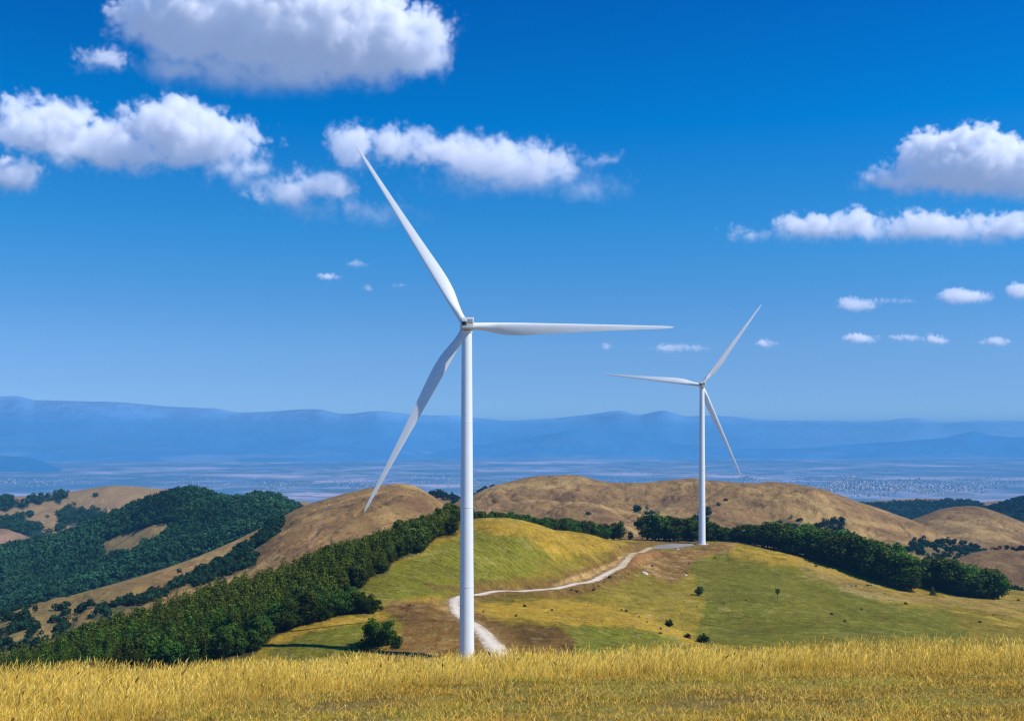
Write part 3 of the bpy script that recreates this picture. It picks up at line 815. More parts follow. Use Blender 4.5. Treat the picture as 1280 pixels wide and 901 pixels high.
def build_mid():
    px = np.linspace(-260, 1560, 1000); Y = 135 * (1120 / 135) ** np.linspace(0, 1, 560)
    PXG, YG = np.meshgrid(px, Y); X = (PXG - PX0) / F * YG
    Z = mid_z(X, YG)
    px, py = scr(X, YG, Z)
    vis = YG > 330
    n1 = fbm(X / 30, YG / 30, 5, 211); n2 = fbm(X / 7, YG / 7, 5, 213); n3 = fbm(X / 2.2, YG / 2.2, 3, 215); n4 = fbm(X / 4.0, YG / 4.0, 4, 217)
    gold = np.array((0.39, 0.245, 0.026)); olive = np.array((0.215, 0.165, 0.018)); green = np.array((0.140, 0.142, 0.014)); soil = np.array((0.195, 0.105, 0.028)); tan = np.array((0.38, 0.235, 0.088)); red = np.array((0.22, 0.105, 0.036))
    c = olive[None, None] + 0 * X[..., None]
    def put(col, m, jit=0.0):
        nonlocal c
        m = np.clip(m, 0, 1); m = np.clip(m + 1.1 * m * (1 - m) * (n2 + n4 + n3), 0, 1)[..., None]; c = c * (1 - m) + np.asarray(col) * (1 + jit * n2[..., None]) * m
    put(gold, sstep(-0.15, 0.35, n1 + 0.5 * n2) * 0.7)
    so = lambda poly, w=3.0, rough=6.0, sc=10.0, seed=0: soft(px, py, poly, w, seed, rough, sc)
    stripe = np.zeros(X.shape)
    # right-hand mown meadow
    g = so([(868, 700), (905, 690), (960, 705), (1010, 712), (1050, 735), (1110, 750), (1180, 765), (1215, 790), (1210, 840), (880, 840), (868, 795), (880, 765), (872, 745)], 7, 12, 22, 1)
    g = g * (px > 820) * (YG > 440)
    put(green, g * np.clip(0.86 + 0.35 * n1, 0, 1)); stripe = np.maximum(stripe, g)
    g = so([(700, 716), (800, 700), (850, 705), (880, 740), (872, 800), (800, 760), (700, 742)], 6, 8, 16, 2) * (YG > 500) * (px > 690)
    put(olive * 1.15, g * 0.7); 
    # dome meadow left of the road
    g = so([(430, 748), (470, 712), (520, 690), (560, 676), (600, 664), (650, 668), (690, 690), (670, 715), (620, 732), (580, 738), (540, 742), (500, 752), (460, 765)], 6, 9, 18, 3) * (px < 720)
    put(green * 1.22, g * np.clip(0.8 + 0.45 * n1, 0, 1)); stripe = np.maximum(stripe, g * 0.7)
    g = so([(590, 650), (640, 652), (700, 662), (780, 674), (790, 684), (720, 694), (690, 690), (650, 668), (600, 664)], 4, 6, 14, 4)
    put(gold * 1.02, g * 0.85)
    g = so([(480, 674), (520, 672), (590, 655), (600, 663), (560, 676), (520, 692), (490, 706), (470, 716), (440, 742), (432, 742), (460, 712)], 3, 4, 10, 14)
    put(gold * 0.9, g * 0.6)
    # gold spur between the roads, and its green lower flank
    g = so([(600, 756), (640, 752), (680, 746), (740, 752), (800, 770), (850, 790), (880, 806), (840, 800), (780, 786), (720, 782), (700, 778), (600, 776), (585, 765)], 3, 5, 12, 5) * (YG < 530)
    put(gold * 1.05, g * 0.95)
    g = so([(712, 784), (740, 780), (790, 784), (850, 798), (880, 810), (880, 840), (700, 840)], 2.5, 4, 10, 6) * (YG < 470)
    put(green * 1.15, g * 0.9); stripe = np.maximum(stripe, g)
    # bare soil near the first turbine
    g = so([(500, 752), (540, 748), (565, 752), (572, 770), (590, 785), (600, 830), (480, 840), (480, 806), (500, 800), (505, 780), (470, 760)], 3.5, 6, 11, 7) * (YG < 480)
    put(soil, g * 0.95, 0.35)
    g = so([(596, 765), (606, 772), (625, 780), (700, 783), (716, 800), (722, 830), (640, 830), (612, 800)], 2.5, 5, 9, 8) * (YG < 450)
    put(soil * 0.72, g * 0.95, 0.45)
    g = so([(530, 728), (555, 731), (600, 737), (585, 742), (545, 738)], 1.5, 3, 6, 9); put(soil * 0.95, g * 0.7)
    put(red * 0.55, so([(495, 758), (505, 751), (518, 755), (522, 762), (508, 764)], 1.5, 3, 5, 10) * 0.9)
    # gold strip and green wedge lower left
    g = so([(330, 800), (360, 786), (400, 774), (460, 768), (490, 766), (480, 776), (430, 782), (380, 792), (340, 812)], 2.0, 3, 9, 11); put(gold * 1.1, g * 0.9)
    g = so([(330, 815), (380, 792), (440, 780), (480, 778), (470, 815), (380, 830)], 2.5, 4, 9, 12); put(green * 1.1, g * 0.75)
    # cut banks and verge of the road, disturbed ground round the second turbine
    d, _ = road_near(X, YG)
    put(soil * 1.05, sstep(15, 5, d + 5.5 * n2) * 0.85 * vis * (px > 575)); put(tan * 0.95, sstep(6.5, 3.0, d + 2.5 * n3) * 0.7 * vis)
    g = so([(690, 732), (712, 720), (740, 712), (765, 703), (785, 690), (790, 694), (775, 706), (750, 716), (715, 730), (700, 734)], 1.6, 3, 6, 15); put(tan * 1.15, g * (0.9 + 0.5 * n3), 0.5)
    put(soil * 0.8, so([(690, 728), (712, 716), (745, 706), (770, 694), (776, 698), (745, 710), (712, 722)], 1.5, 3, 6, 25) * 0.6)
    g = so([(768, 708), (790, 694), (806, 686), (815, 688), (840, 690), (835, 700), (815, 706), (790, 708)], 2.0, 3, 7, 16); put(red * 1.25, g * 0.95, 0.2)
    g = so([(800, 704), (830, 694), (850, 684), (880, 682), (910, 676), (922, 682), (905, 690), (880, 694), (862, 704), (858, 720), (840, 728), (820, 724), (806, 716)], 3.0, 5, 9, 17); put(soil * 1.1, g * 0.95, 0.3); put(tan * 0.85, g * sstep(0.0, 0.35, n3 + 0.4 * n2) * 0.85, 0.4)
    g = so([(780, 676), (806, 676), (876, 672), (880, 680), (820, 681), (800, 690), (788, 690)], 2, 3, 8, 18); put(soil, g * 0.7)
    g = so([(665, 742), (700, 738), (740, 732), (780, 710), (800, 706), (806, 714), (770, 726), (740, 742), (700, 748)], 2.5, 4, 8, 19); put(soil * 0.75, g * (0.5 + 0.5 * n3), 0.5)
    # ground under the trees
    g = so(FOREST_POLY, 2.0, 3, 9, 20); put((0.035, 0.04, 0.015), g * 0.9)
    g = so([(1005, 722), (1060, 738), (1140, 752), (1280, 770), (1400, 790), (1400, 770), (1280, 752), (1140, 742), (1060, 720), (1000, 702)], 3, 5, 9, 21); put((0.30, 0.20, 0.06), g * 0.55)
    put((0.38, 0.26, 0.1), so([(1046, 734), (1060, 730), (1080, 738), (1110, 742), (1130, 746), (1160, 748), (1120, 752), (1070, 744)], 2, 4, 7, 22) * 0.45)
    dry = sstep(0.12, 0.5, n4 + 0.35 * n1)[..., None] * 0.30; c = c * (1 - dry) + np.array((0.36, 0.26, 0.085)) * dry
    dk = sstep(0.22, 0.55, n3 + 0.4 * n2)[..., None] * 0.40; c = c * (1 - dk) + c * np.array((0.45, 0.42, 0.5)) * dk
    c *= (1 + 0.14 * n1 + 0.16 * n2 + 0.20 * n3)[..., None]
    col = np.concatenate([np.clip(c, 0.004, 1), stripe[..., None]], -1)
    surf_obj('meadow_hill', X, YG, Z, M_MEADOW, col)


FOREST_POLY = [(575, 668), (545, 672), (528, 690), (520, 692), (492, 702), (486, 716), (460, 724), (448, 738), (420, 750), (430, 764), (400, 776), (370, 786), (335, 800), (320, 818), (-120, 910), (-300, 960), (-300, 930), (-120, 880), (0, 842), (100, 808), (200, 776), (300, 741), (400, 704), (450, 688), (520, 666), (560, 660)]
build_mid()


def build_road():
    dx = np.gradient(RX); dy = np.gradient(RY); l = np.hypot(dx, dy); nx, ny = -dy / l, dx / l
    us = np.linspace(-1, 1, 17)
    w = 2.7 + 0.6 * fbm(_ss / 9, _ss * 0, 3, 3) + 1.3 * sstep(60, 20, _ss)
    X = RX[:, None] + nx[:, None] * w[:, None] * us; Y = RY[:, None] + ny[:, None] * w[:, None] * us
    Z = RZ[:, None] + 0.16 - 0.22 * np.abs(us)[None, :] ** 3
    rut = 1 - 0.16 * np.exp(-((np.abs(us) - 0.45) / 0.16) ** 2)[None, :]
    c = np.array((0.74, 0.63, 0.48)) * (rut * (1 + 0.10 * fbm(X / 4, Y / 4, 4, 2)))[..., None]
    eg = np.clip(sstep(0.45, 1.0, np.abs(us)[None, :] + 0.5 * fbm(X / 2.0, Y / 2.0, 4, 12)), 0, 1)[..., None] * 0.85; c = c * (1 - eg) + np.array((0.30, 0.19, 0.09)) * eg
    far = sstep(600, 690, Y)[..., None]
    c = c * (1 - far) + c * np.array((0.74, 0.68, 0.5)) * far
    o = surf_obj('gravel_road', X, Y, Z, M_ROAD, c)
    # crane pad beside the second turbine
    cen = PAD.mean(0); ring = []
    n = len(PAD)
    for i in range(n):
        for k in range(8):
            a = PAD[i] * (1 - k / 8) + PAD[(i + 1) % n] * (k / 8); ring.append(a)
    ring = np.array(ring); m = len(ring); rs = np.linspace(0, 1, 7)
    V = []
    for r in rs:
        for k in range(m):
            q = cen + (ring[k] - cen) * r * (1 + 0.04 * (r == 1) * math.sin(k * 2.3)); V.append((q[0], q[1], PADZ + 0.06 - 0.16 * (r == 1)))
    V = np.array(V); Fc = []
    for a in range(6):
        for k in range(m):
            Fc.append((a * m + k, a * m + (k + 1) % m, (a + 1) * m + (k + 1) % m, (a + 1) * m + k))
    c = np.array((0.27, 0.255, 0.22)) * (1 + 0.2 * fbm(V[:, 0] / 5, V[:, 1] / 5, 4, 4))[:, None]
    o = link('gravel_pad', np_mesh('gravel_pad', V, Fc[m:] + Fc[:m], M_ROAD, c)); o['kind'] = 'structure'


build_road()

# ------------------------------------------------------------------ wind turbines
def lathe(profile, n, axis='Z'):
    V = []; Fc = []
    for r, h in profile:
        for k in range(n):
            a = 2 * math.pi * k / n
            V.append((r * math.cos(a), r * math.sin(a), h) if axis == 'Z' else (r * math.cos(a), h, r * math.sin(a)))
    for i in range(len(profile) - 1):
        for k in range(n):
            q = (i * n + k, i * n + (k + 1) % n, (i + 1) * n + (k + 1) % n, (i + 1) * n + k)
            Fc.append(q if axis == 'Z' else q[::-1])
    return V, Fc


def smooth_by_angle(me, ang=35):
    import bmesh
    bm = bmesh.new(); bm.from_mesh(me)
    bmesh.ops.remove_doubles(bm, verts=bm.verts, dist=1e-5)
    bmesh.ops.recalc_face_normals(bm, faces=bm.faces)
    for f in bm.faces: f.smooth = True
    for e in bm.edges:
        if len(e.link_faces) == 2 and e.calc_face_angle(0) > math.radians(ang): e.smooth = False
    bm.to_mesh(me); bm.free()
    return me


def bevel_box(name, lo, hi, mat, bev=0.1, taper=None):
    import bmesh
    bm = bmesh.new(); bmesh.ops.create_cube(bm, size=1)
    for v in bm.verts:
        v.co = Vector([lo[i] + (v.co[i] + 0.5) * (hi[i] - lo[i]) for i in range(3)])
        if taper: taper(v.co)
    bmesh.ops.bevel(bm, geom=list(bm.edges), offset=bev, segments=3, affect='EDGES', profile=0.5)
    me = bpy.data.meshes.new(name); bm.to_mesh(me); bm.free(); me.materials.append(mat)
    return smooth_by_angle(me, 50)


HUB_H = 112.5


def tower_mesh():
    prof = [(0.0, 0.0), (2.62, 0.0), (2.62, 0.25), (2.50, 0.25), (2.49, 0.9)]
    def rad(h): return 2.48 - 0.80 * (h / 109.5) ** 0.9
    for h in (2, 8, 16, 24.0):
        prof.append((rad(h), h))
    for s in (26.5, 52.5, 80.5):
        prof += [(rad(s - .2), s - .2), (rad(s) + 0.035, s - .16), (rad(s) + 0.035, s + .16), (rad(s + .2), s + .2)]
        prof += [(rad(s + d), s + d) for d in (8, 16, 24)]
    prof = sorted(prof[4:], key=lambda p: p[1])
    prof = [(0, 0), (2.62, 0), (2.62, 0.25), (2.50, 0.25)] + prof + [(1.68, 109.6), (1.85, 109.75), (1.85, 110.3), (0, 110.3)]
    V, Fc = lathe(prof, 64)
    me = np_mesh('tower', V, Fc, M_WHITE); return smooth_by_angle(me, 40)


def blade_mesh(Rb):
    # chord, thickness ratio, leading offset, twist over radius; root along +X, trailing edge towards -Z
    rs = np.array([1.5, 2.6, 4.0, 6.5, 9.5, 13, 17, 22, 28, 35, 42, 50, 57, 62.5, 66.5, 69.2, 70.1, 70.5]) * (Rb / 70.5)
    ch = np.array([2.35, 2.35, 2.4, 2.8, 3.45, 4.05, 4.2, 3.95, 3.45, 2.9, 2.4, 1.9, 1.5, 1.2, 0.95, 0.62, 0.32, 0.05])
    th = np.array([1.0, 1.0, .95, .72, .5, .36, .30, .26, .23, .21, .19, .18, .17, .16, .16, .16, .16, .16])
    lead = np.array([1.17, 1.17, 1.18, 1.2, 1.2, 1.18, 1.14, 1.06, .95, .82, .70, .57, .46, .37, .29, .18, .08, 0.0])
    tw = np.radians(np.array([14, 14, 14, 13, 12, 10.5, 9, 7.5, 6, 4.5, 3.2, 2, 1.2, .6, .2, 0, 0, 0]))
    pre = np.array([0, 0, 0, 0, 0.05, .1, .15, .25, .4, .65, 1.0, 1.5, 2.1, 2.6, 3.0, 3.3, 3.4, 3.45])
    fine = np.concatenate([np.linspace(rs[i], rs[i + 1], 5)[:-1] for i in range(len(rs) - 1)] + [[rs[-1]]])
    ch, th, lead, tw, pre = (pchip(rs, a, fine) for a in (ch, th, lead, tw, pre))
    n = 28; V = []
    for i, r in enumerate(fine):
        rnd = sstep(0.45, 0.98, th[i])
        for k in range(n):
            a = 2 * math.pi * k / n
            xc = 0.5 * (1 - math.cos(a))                       # 0 leading .. 1 trailing
            t = 2.6 * (0.2969 * math.sqrt(xc) - 0.126 * xc - 0.3516 * xc ** 2 + 0.2843 * xc ** 3 - 0.1036 * xc ** 4) * 2
            yaf = t * th[i] * (1 if a < math.pi else -0.75)
            ycirc = 0.5 * math.sin(a)
            yy = (yaf * (1 - rnd) + ycirc * rnd) * ch[i]
            cx = -(xc * ch[i] - lead[i])
            c, s = math.cos(tw[i]), math.sin(tw[i])
            V.append((r, yy * c - cx * s + pre[i], cx * c + yy * s))
    Fc = [(i * n + k, i * n + (k + 1) % n, (i + 1) * n + (k + 1) % n, (i + 1) * n + k) for i in range(len(fine) - 1) for k in range(n)]
    V.append((fine[-1] + .02, pre[-1], 0.0)); V.append((fine[0], 0, 0)); e = len(V)
    last = (len(fine) - 1) * n
    Fc += [(last + k, last + (k + 1) % n, e - 2, e - 2) for k in range(n)] + [((k + 1) % n, k, e - 1, e - 1) for k in range(n)]
    me = bpy.data.meshes.new('blade'); me.from_pydata([tuple(v) for v in V], [], [tuple(dict.fromkeys(f)) for f in Fc]); me.materials.append(M_WHITE)
    return smooth_by_angle(me, 60)


BLADE = blade_mesh(71.0); TOWER = tower_mesh()


def turbine(name, base, z, yaw, angles, label):
    root = bpy.data.objects.new(name, None); COL.objects.link(root)
    root.location = (base[0], base[1], z); root.rotation_euler = (0, 0, yaw)
    tag(root, label, 'wind turbine', 'wind turbines on the ridge')
    link('foundation', smooth_by_angle(np_mesh('foundation', *lathe([(0, -2.5), (5.2, -2.5), (4.6, 0.02), (2.9, 0.12), (0, 0.12)], 48), M_CONC), 30), root)
    link('tower', TOWER, root)
    def tp(co):
        if co.y > 2: co.x *= 0.93
    nac = link('nacelle', bevel_box('nacelle', (-2.08, -6.6, -1.72), (2.08, 4.4, 1.72), M_NAC, 0.22), root, (0, 0, HUB_H))
    # rear face seen by the viewer: hooded vent on the left, grille on the right, lower hatch line
    link('vent', bevel_box('vent', (-1.78, -6.66, -0.82), (-0.25, -6.5, 0.25), M_DARKV, 0.03), nac)
    link('vent_hood', bevel_box('vent_hood', (-1.82, -7.35, 0.28), (-0.20, -6.5, 1.05), M_NAC, 0.12), nac)
    g = []
    gb = link('grille', bevel_box('grille', (0.10, -6.68, -0.10), (1.72, -6.5, 1.25), M_GRILLE, 0.03), nac)
    for k in range(5):
        g.append(((0.14, -6.74, 0.02 + k * 0.25), (1.68, -6.685, 0.10 + k * 0.25)))
    import bmesh
    bm = bmesh.new()
    for lo, hi in g:
        r = bmesh.ops.create_cube(bm, size=1)
        for v in r['verts']: v.co = Vector([lo[i] + (v.co[i] + 0.5) * (hi[i] - lo[i]) for i in range(3)])
    me = bpy.data.meshes.new('louvre'); bm.to_mesh(me); bm.free(); me.materials.append(M_NAC); link('louvre', me, gb)
    # wind mast on the roof
    for x in (-0.7, 0.7):
        V, Fc = lathe([(0, 0), (0.05, 0), (0.04, 1.25), (0.11, 1.3), (0.11, 1.42), (0, 1.5)], 10)
        link('wind_sensor', smooth_by_angle(np_mesh('wind_sensor', V, Fc, M_GRILLE)), nac, (x, -5.6, 1.65))
    V, Fc = lathe([(0, 4.2), (1.75, 4.2), (1.95, 4.8), (1.95, 7.0), (1.8, 7.8), (1.35, 8.6), (0.7, 9.1), (0, 9.25)], 40, 'Y')
    hub = link('hub', smooth_by_angle(np_mesh('hub', V, Fc, M_WHITE), 40), root, (0, 0, HUB_H))
    for a in angles:
        link('blade', BLADE, root, (0, 5.9, HUB_H), (0, -math.radians(a), 0))
    return root


turbine('wind_turbine', T1B, T1Z, math.radians(4.0), (121.4, 0.4, 241.3), 'large white wind turbine in front, its tower rising from behind the golden grass')
turbine('wind_turbine', T2B, T2Z, math.radians(-6.0), (53.5, 173.4, 293.5), 'smaller more distant white wind turbine standing beside the grey gravel pad on the ridge top')
#@@TREES
# ------------------------------------------------------------------ trees
def crown_mesh(name, kind, seed, nleaf=1100, leaf=0.030, col=(0.03, 0.07, 0.02), squash=1.0):
    """a crown for a tree of height 1: leaf-sized faces gathered in clumps spread through the crown's volume"""
    rs = np.random.default_rng(seed)
    cl = []
    if kind == 'pine':
        nt_ = 13
        for i in range(nt_):
            f = i / (nt_ - 1); h = 0.16 + 0.80 * f
            rad = 0.235 * (1 - f) ** 0.75 + 0.012
            m = max(1, int(round(8 * (1 - f) + 1))); a0 = rs.uniform(0, 6.28)
            for k in range(m):
                a = a0 + 6.283 * k / m + rs.normal(0, .2); q = rad * rs.uniform(0.55, 1.1)
                cl.append((q * math.cos(a), q * math.sin(a), h + rs.normal(0, .02) - 0.05 * q / .2, 0.052 + 0.062 * (1 - f)))
        for i in range(7): cl.append((0, 0, 0.25 + 0.09 * i, 0.09 * (1 - i / 9)))
    elif kind == 'broad':
        for i in range(30):
            d = rs.normal(size=3); d /= np.linalg.norm(d); q = rs.uniform(0.45, 1.0) ** 0.5
            h = 0.50 + d[2] * q * 0.40
            rad = 0.31 * (1 - 0.45 * max(0, (h - 0.5) / 0.4)) * (1 - 0.25 * max(0, (0.3 - h) / 0.25)) * rs.uniform(0.75, 1.1)
            cl.append((d[0] * q * rad, d[1] * q * rad, h, rs.uniform(0.085, 0.15)))
        cl += [(0, 0, 0.45, 0.22), (0, 0, 0.7, 0.16), (0.05, -0.05, 0.25, 0.18), (-0.08, 0.05, 0.2, 0.15), (0.02, 0.1, 0.16, 0.14)]
    elif kind == 'bush':
        for i in range(34):
            a = rs.uniform(0, 6.283); q = math.sqrt(rs.uniform(0, 1)); h = rs.uniform(0.1, 0.86) * (1 - 0.45 * q * q)
            cl.append((0.62 * q * math.cos(a), 0.5 * q * math.sin(a), h, rs.uniform(0.11, 0.19)))
        cl += [(0, 0, 0.35, 0.3), (0.25, 0, 0.3, 0.24), (-0.28, 0, 0.3, 0.24)]
    elif kind == 'open':
        for i in range(13):
            d = rs.normal(size=3); d /= np.linalg.norm(d); q = rs.uniform(0.6, 1.0)
            cl.append((d[0] * q * 0.26, d[1] * q * 0.26, 0.60 + d[2] * q * 0.30, rs.uniform(0.07, 0.12)))
    cl = np.array(cl); w = cl[:, 3] ** 2; w /= w.sum()
    k = rs.choice(len(cl), nleaf, p=w)
    d = rs.normal(size=(nleaf, 3)); d[:, 2] += 0.25; d /= np.linalg.norm(d, axis=1, keepdims=True)
    rr = cl[k, 3] * np.where(rs.random(nleaf) < 0.75, rs.uniform(0.82, 1.12, nleaf), rs.uniform(0.2, 0.9, nleaf))
    cen = cl[k, :3] + d * rr[:, None] * np.array((1, 1, 0.85))
    nr = d + rs.normal(size=d.shape) * 0.5; nr /= np.linalg.norm(nr, axis=1, keepdims=True)
    ref = rs.normal(size=d.shape); a = np.cross(nr, ref); a /= np.linalg.norm(a, axis=1, keepdims=True); b = np.cross(nr, a)
    s = (leaf * rs.uniform(0.7, 1.4, nleaf))[:, None]; a = a * s; b = b * s * 0.7
    q = np.stack([cen - a, cen - b, cen + a, cen + b], 1)
    q[..., 2] *= squash
    axis = np.stack([cl[k, 0], cl[k, 1]], -1)
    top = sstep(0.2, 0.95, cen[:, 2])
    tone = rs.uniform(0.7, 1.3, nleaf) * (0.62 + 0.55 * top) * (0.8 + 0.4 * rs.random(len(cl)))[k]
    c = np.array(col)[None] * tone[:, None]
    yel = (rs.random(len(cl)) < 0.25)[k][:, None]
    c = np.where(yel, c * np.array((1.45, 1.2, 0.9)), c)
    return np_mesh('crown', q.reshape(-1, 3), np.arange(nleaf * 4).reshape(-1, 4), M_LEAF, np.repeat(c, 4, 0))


def trunk_mesh(h, r, seed, forks=3, spread=0.16):
    """tapered trunk with limbs, for a tree of height 1"""
    rs = np.random.default_rng(seed); V = []; Fc = []; n = 7
    def limb(pts, rad):
        b = len(V)
        for p, q in zip(pts, rad):
            for k in range(n):
                a = 6.283 * k / n; V.append((p[0] + q * math.cos(a), p[1] + q * math.sin(a), p[2]))
        for i in range(len(pts) - 1):
            for k in range(n):
                Fc.append((b + i * n + k, b + i * n + (k + 1) % n, b + (i + 1) * n + (k + 1) % n, b + (i + 1) * n + k))
    limb([(0, 0, -0.06), (0, 0, 0.02), (0.008, 0.004, h * 0.5), (0.0, 0.01, h)], [r * 1.5, r * 1.2, r * 0.8, r * 0.3])
    for i in range(forks):
        a = 6.283 * i / forks + rs.uniform(-.4, .4); z0 = h * rs.uniform(0.3, 0.6); z1 = z0 + h * rs.uniform(.25, .4)
        limb([(0, 0, z0), (spread * .5 * math.cos(a), spread * .5 * math.sin(a), (z0 + z1) / 2), (spread * math.cos(a), spread * math.sin(a), z1)], [r * .55, r * .4, r * .15])
    return np_mesh('trunk', V, Fc, M_BARK, smooth=True)


PINE = [crown_mesh('crown', 'pine', 10 + i, 900, 0.030, (0.064, 0.116, 0.013)) for i in range(4)]
BROAD = [crown_mesh('crown', 'broad', 30 + i, 1900, 0.032, (0.052, 0.104, 0.017)) for i in range(5)]
BUSH = [crown_mesh('crown', 'bush', 50 + i, 5200, 0.030, (0.034, 0.066, 0.007)) for i in range(2)]
OPEN = [crown_mesh('crown', 'open', 60 + i, 420, 0.036, (0.040, 0.085, 0.026)) for i in range(2)]
SHRUB = [crown_mesh('crown', 'bush', 70 + i, 260, 0.085, (0.030, 0.050, 0.020)) for i in range(3)]
T_PINE = trunk_mesh(0.9, 0.016, 1, 0); T_BROAD = trunk_mesh(0.62, 0.022, 2, 4, 0.17); T_BUSH = trunk_mesh(0.4, 0.03, 3, 5, 0.3); T_OPEN = trunk_mesh(0.7, 0.016, 4, 4, 0.16)


def plant(name, x, y, H, crown, trunk, label, cat, group=None, z=None, wid=1.0, rot=None):
    """an Empty at the plant's foot that parents its crown and trunk"""
    root = bpy.data.objects.new(name, None); COL.objects.link(root)
    zz = float(mid_z(np.array([x]), np.array([y]))[0]) if z is None else z
    root.location = (x, y, zz - 0.05); root.rotation_euler = (0, 0, random.uniform(0, 6.28) if rot is None else rot); root.scale = (H * wid, H * wid, H)
    root.empty_display_size = 0.2
    tag(root, label, cat, group)
    link('crown', crown, root)
    if trunk is not None: link('trunk', trunk, root)
    return root


def grow_forest():
    sp = 4.5
    gx, gy = np.meshgrid(np.arange(-260, 20, sp), np.arange(385, 640, sp))
    x = (gx + R.uniform(-.42, .42, gx.shape) * sp).ravel(); y = (gy + R.uniform(-.42, .42, gx.shape) * sp).ravel()
    z = mid_z(x, y); px, py = scr(x, y, z)
    back = py < 0
    ok = (polydist(px, py, FOREST_POLY) > 1.0) & (px > -140)
    # the wood carries on a little way over the brow of the hill
    cx = [-140, 0, 100, 200, 300, 400, 450, 520, 560, 580]; cy = [410, 430, 452, 476, 505, 541, 566, 600, 612, 618]
    yc = np.interp(px, cx, cy)
    ok &= (y < yc + 22)
    ok2 = (y >= yc - 4) & (y < yc + 20) & (px > -140) & (px < 572)
    ok = ok | ok2
    x, y, z, px, py = (a[ok] for a in (x, y, z, px, py))
    H = R.uniform(7.0, 12.2, len(x)) * (1 + 0.15 * fbm(x / 25, y / 25, 2, 7)) * np.interp(px, [-100, 420, 500, 580], [1, 1.0, 1.0, 1.05])
    broad = (fbm(x / 22, y / 22, 3, 9) + 0.55 * sstep(430, 540, px) + 0.25 * sstep(20, 0, y - np.interp(px, [0, 300, 440, 520], [390, 400, 450, 560]))) > 0.42
    order = np.argsort(y - 0.12 * H * 10)
    vis = order[(px[order] > -8)]
    # keep the ones that show largest as individuals
    near = set(vis[np.argsort(-(H[vis] / y[vis]) * 1.0 + 0.0 * y[vis])][:0].tolist()) | set(vis[:298].tolist())
    rest = []
    for i in range(len(x)):
        b = bool(broad[i])
        if i in near:
            if b: plant('broadleaf_tree', x[i], y[i], H[i] * 1.05, BROAD[i % 5], T_BROAD, 'round leafy tree packed into the dense dark wood on the left slope', 'tree', 'leafy trees of the dense wood on the left slope', z=z[i], wid=random.uniform(1.0, 1.25))
            else: plant('conifer_tree', x[i], y[i], H[i], PINE[i % 4], T_PINE, 'pointed dark green conifer packed into the dense wood on the left slope', 'tree', 'conifers of the dense wood on the left slope', z=z[i], wid=random.uniform(0.85, 1.15))
        else:
            rest.append(i)
    # the trees further back in one object
    V = []; C = []
    for i in rest:
        b = bool(broad[i]); me = (BROAD[i % 5] if b else PINE[i % 4])
        key = me.name
        if key not in _cache:
            n = len(me.vertices); co = np.empty(n * 3, np.float32); me.vertices.foreach_get('co', co)
            cc = np.empty(n * 4, np.float32); me.color_attributes['Col'].data.foreach_get('color', cc)
            _cache[key] = (co.reshape(-1, 4, 3), cc.reshape(-1, 4, 4))
        co, cc = _cache[key]
        step = 1 if b else 1
        co = co[::step]; cc = cc[::step]
        a = random.uniform(0, 6.28); w = random.uniform(0.9, 1.18)
        rot = np.array([[math.cos(a), -math.sin(a), 0], [math.sin(a), math.cos(a), 0], [0, 0, 1]]) * np.array([H[i] * w, H[i] * w, H[i]])[:, None]
        V.append((co @ rot.T) + np.array((x[i], y[i], z[i]))); C.append(cc * np.array((1, 1, 1, 1)) * random.uniform(0.7, 1.3))
    V = np.concatenate(V).reshape(-1, 3); C = np.concatenate(C).reshape(-1, 4)
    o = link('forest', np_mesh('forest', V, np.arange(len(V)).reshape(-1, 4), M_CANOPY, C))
    tag(o, 'further trees of the dense dark wood up to the brow of the left slope', 'forest', kind='stuff')
    print('FOREST', len(x), len(rest))


_cache = {}
grow_forest()


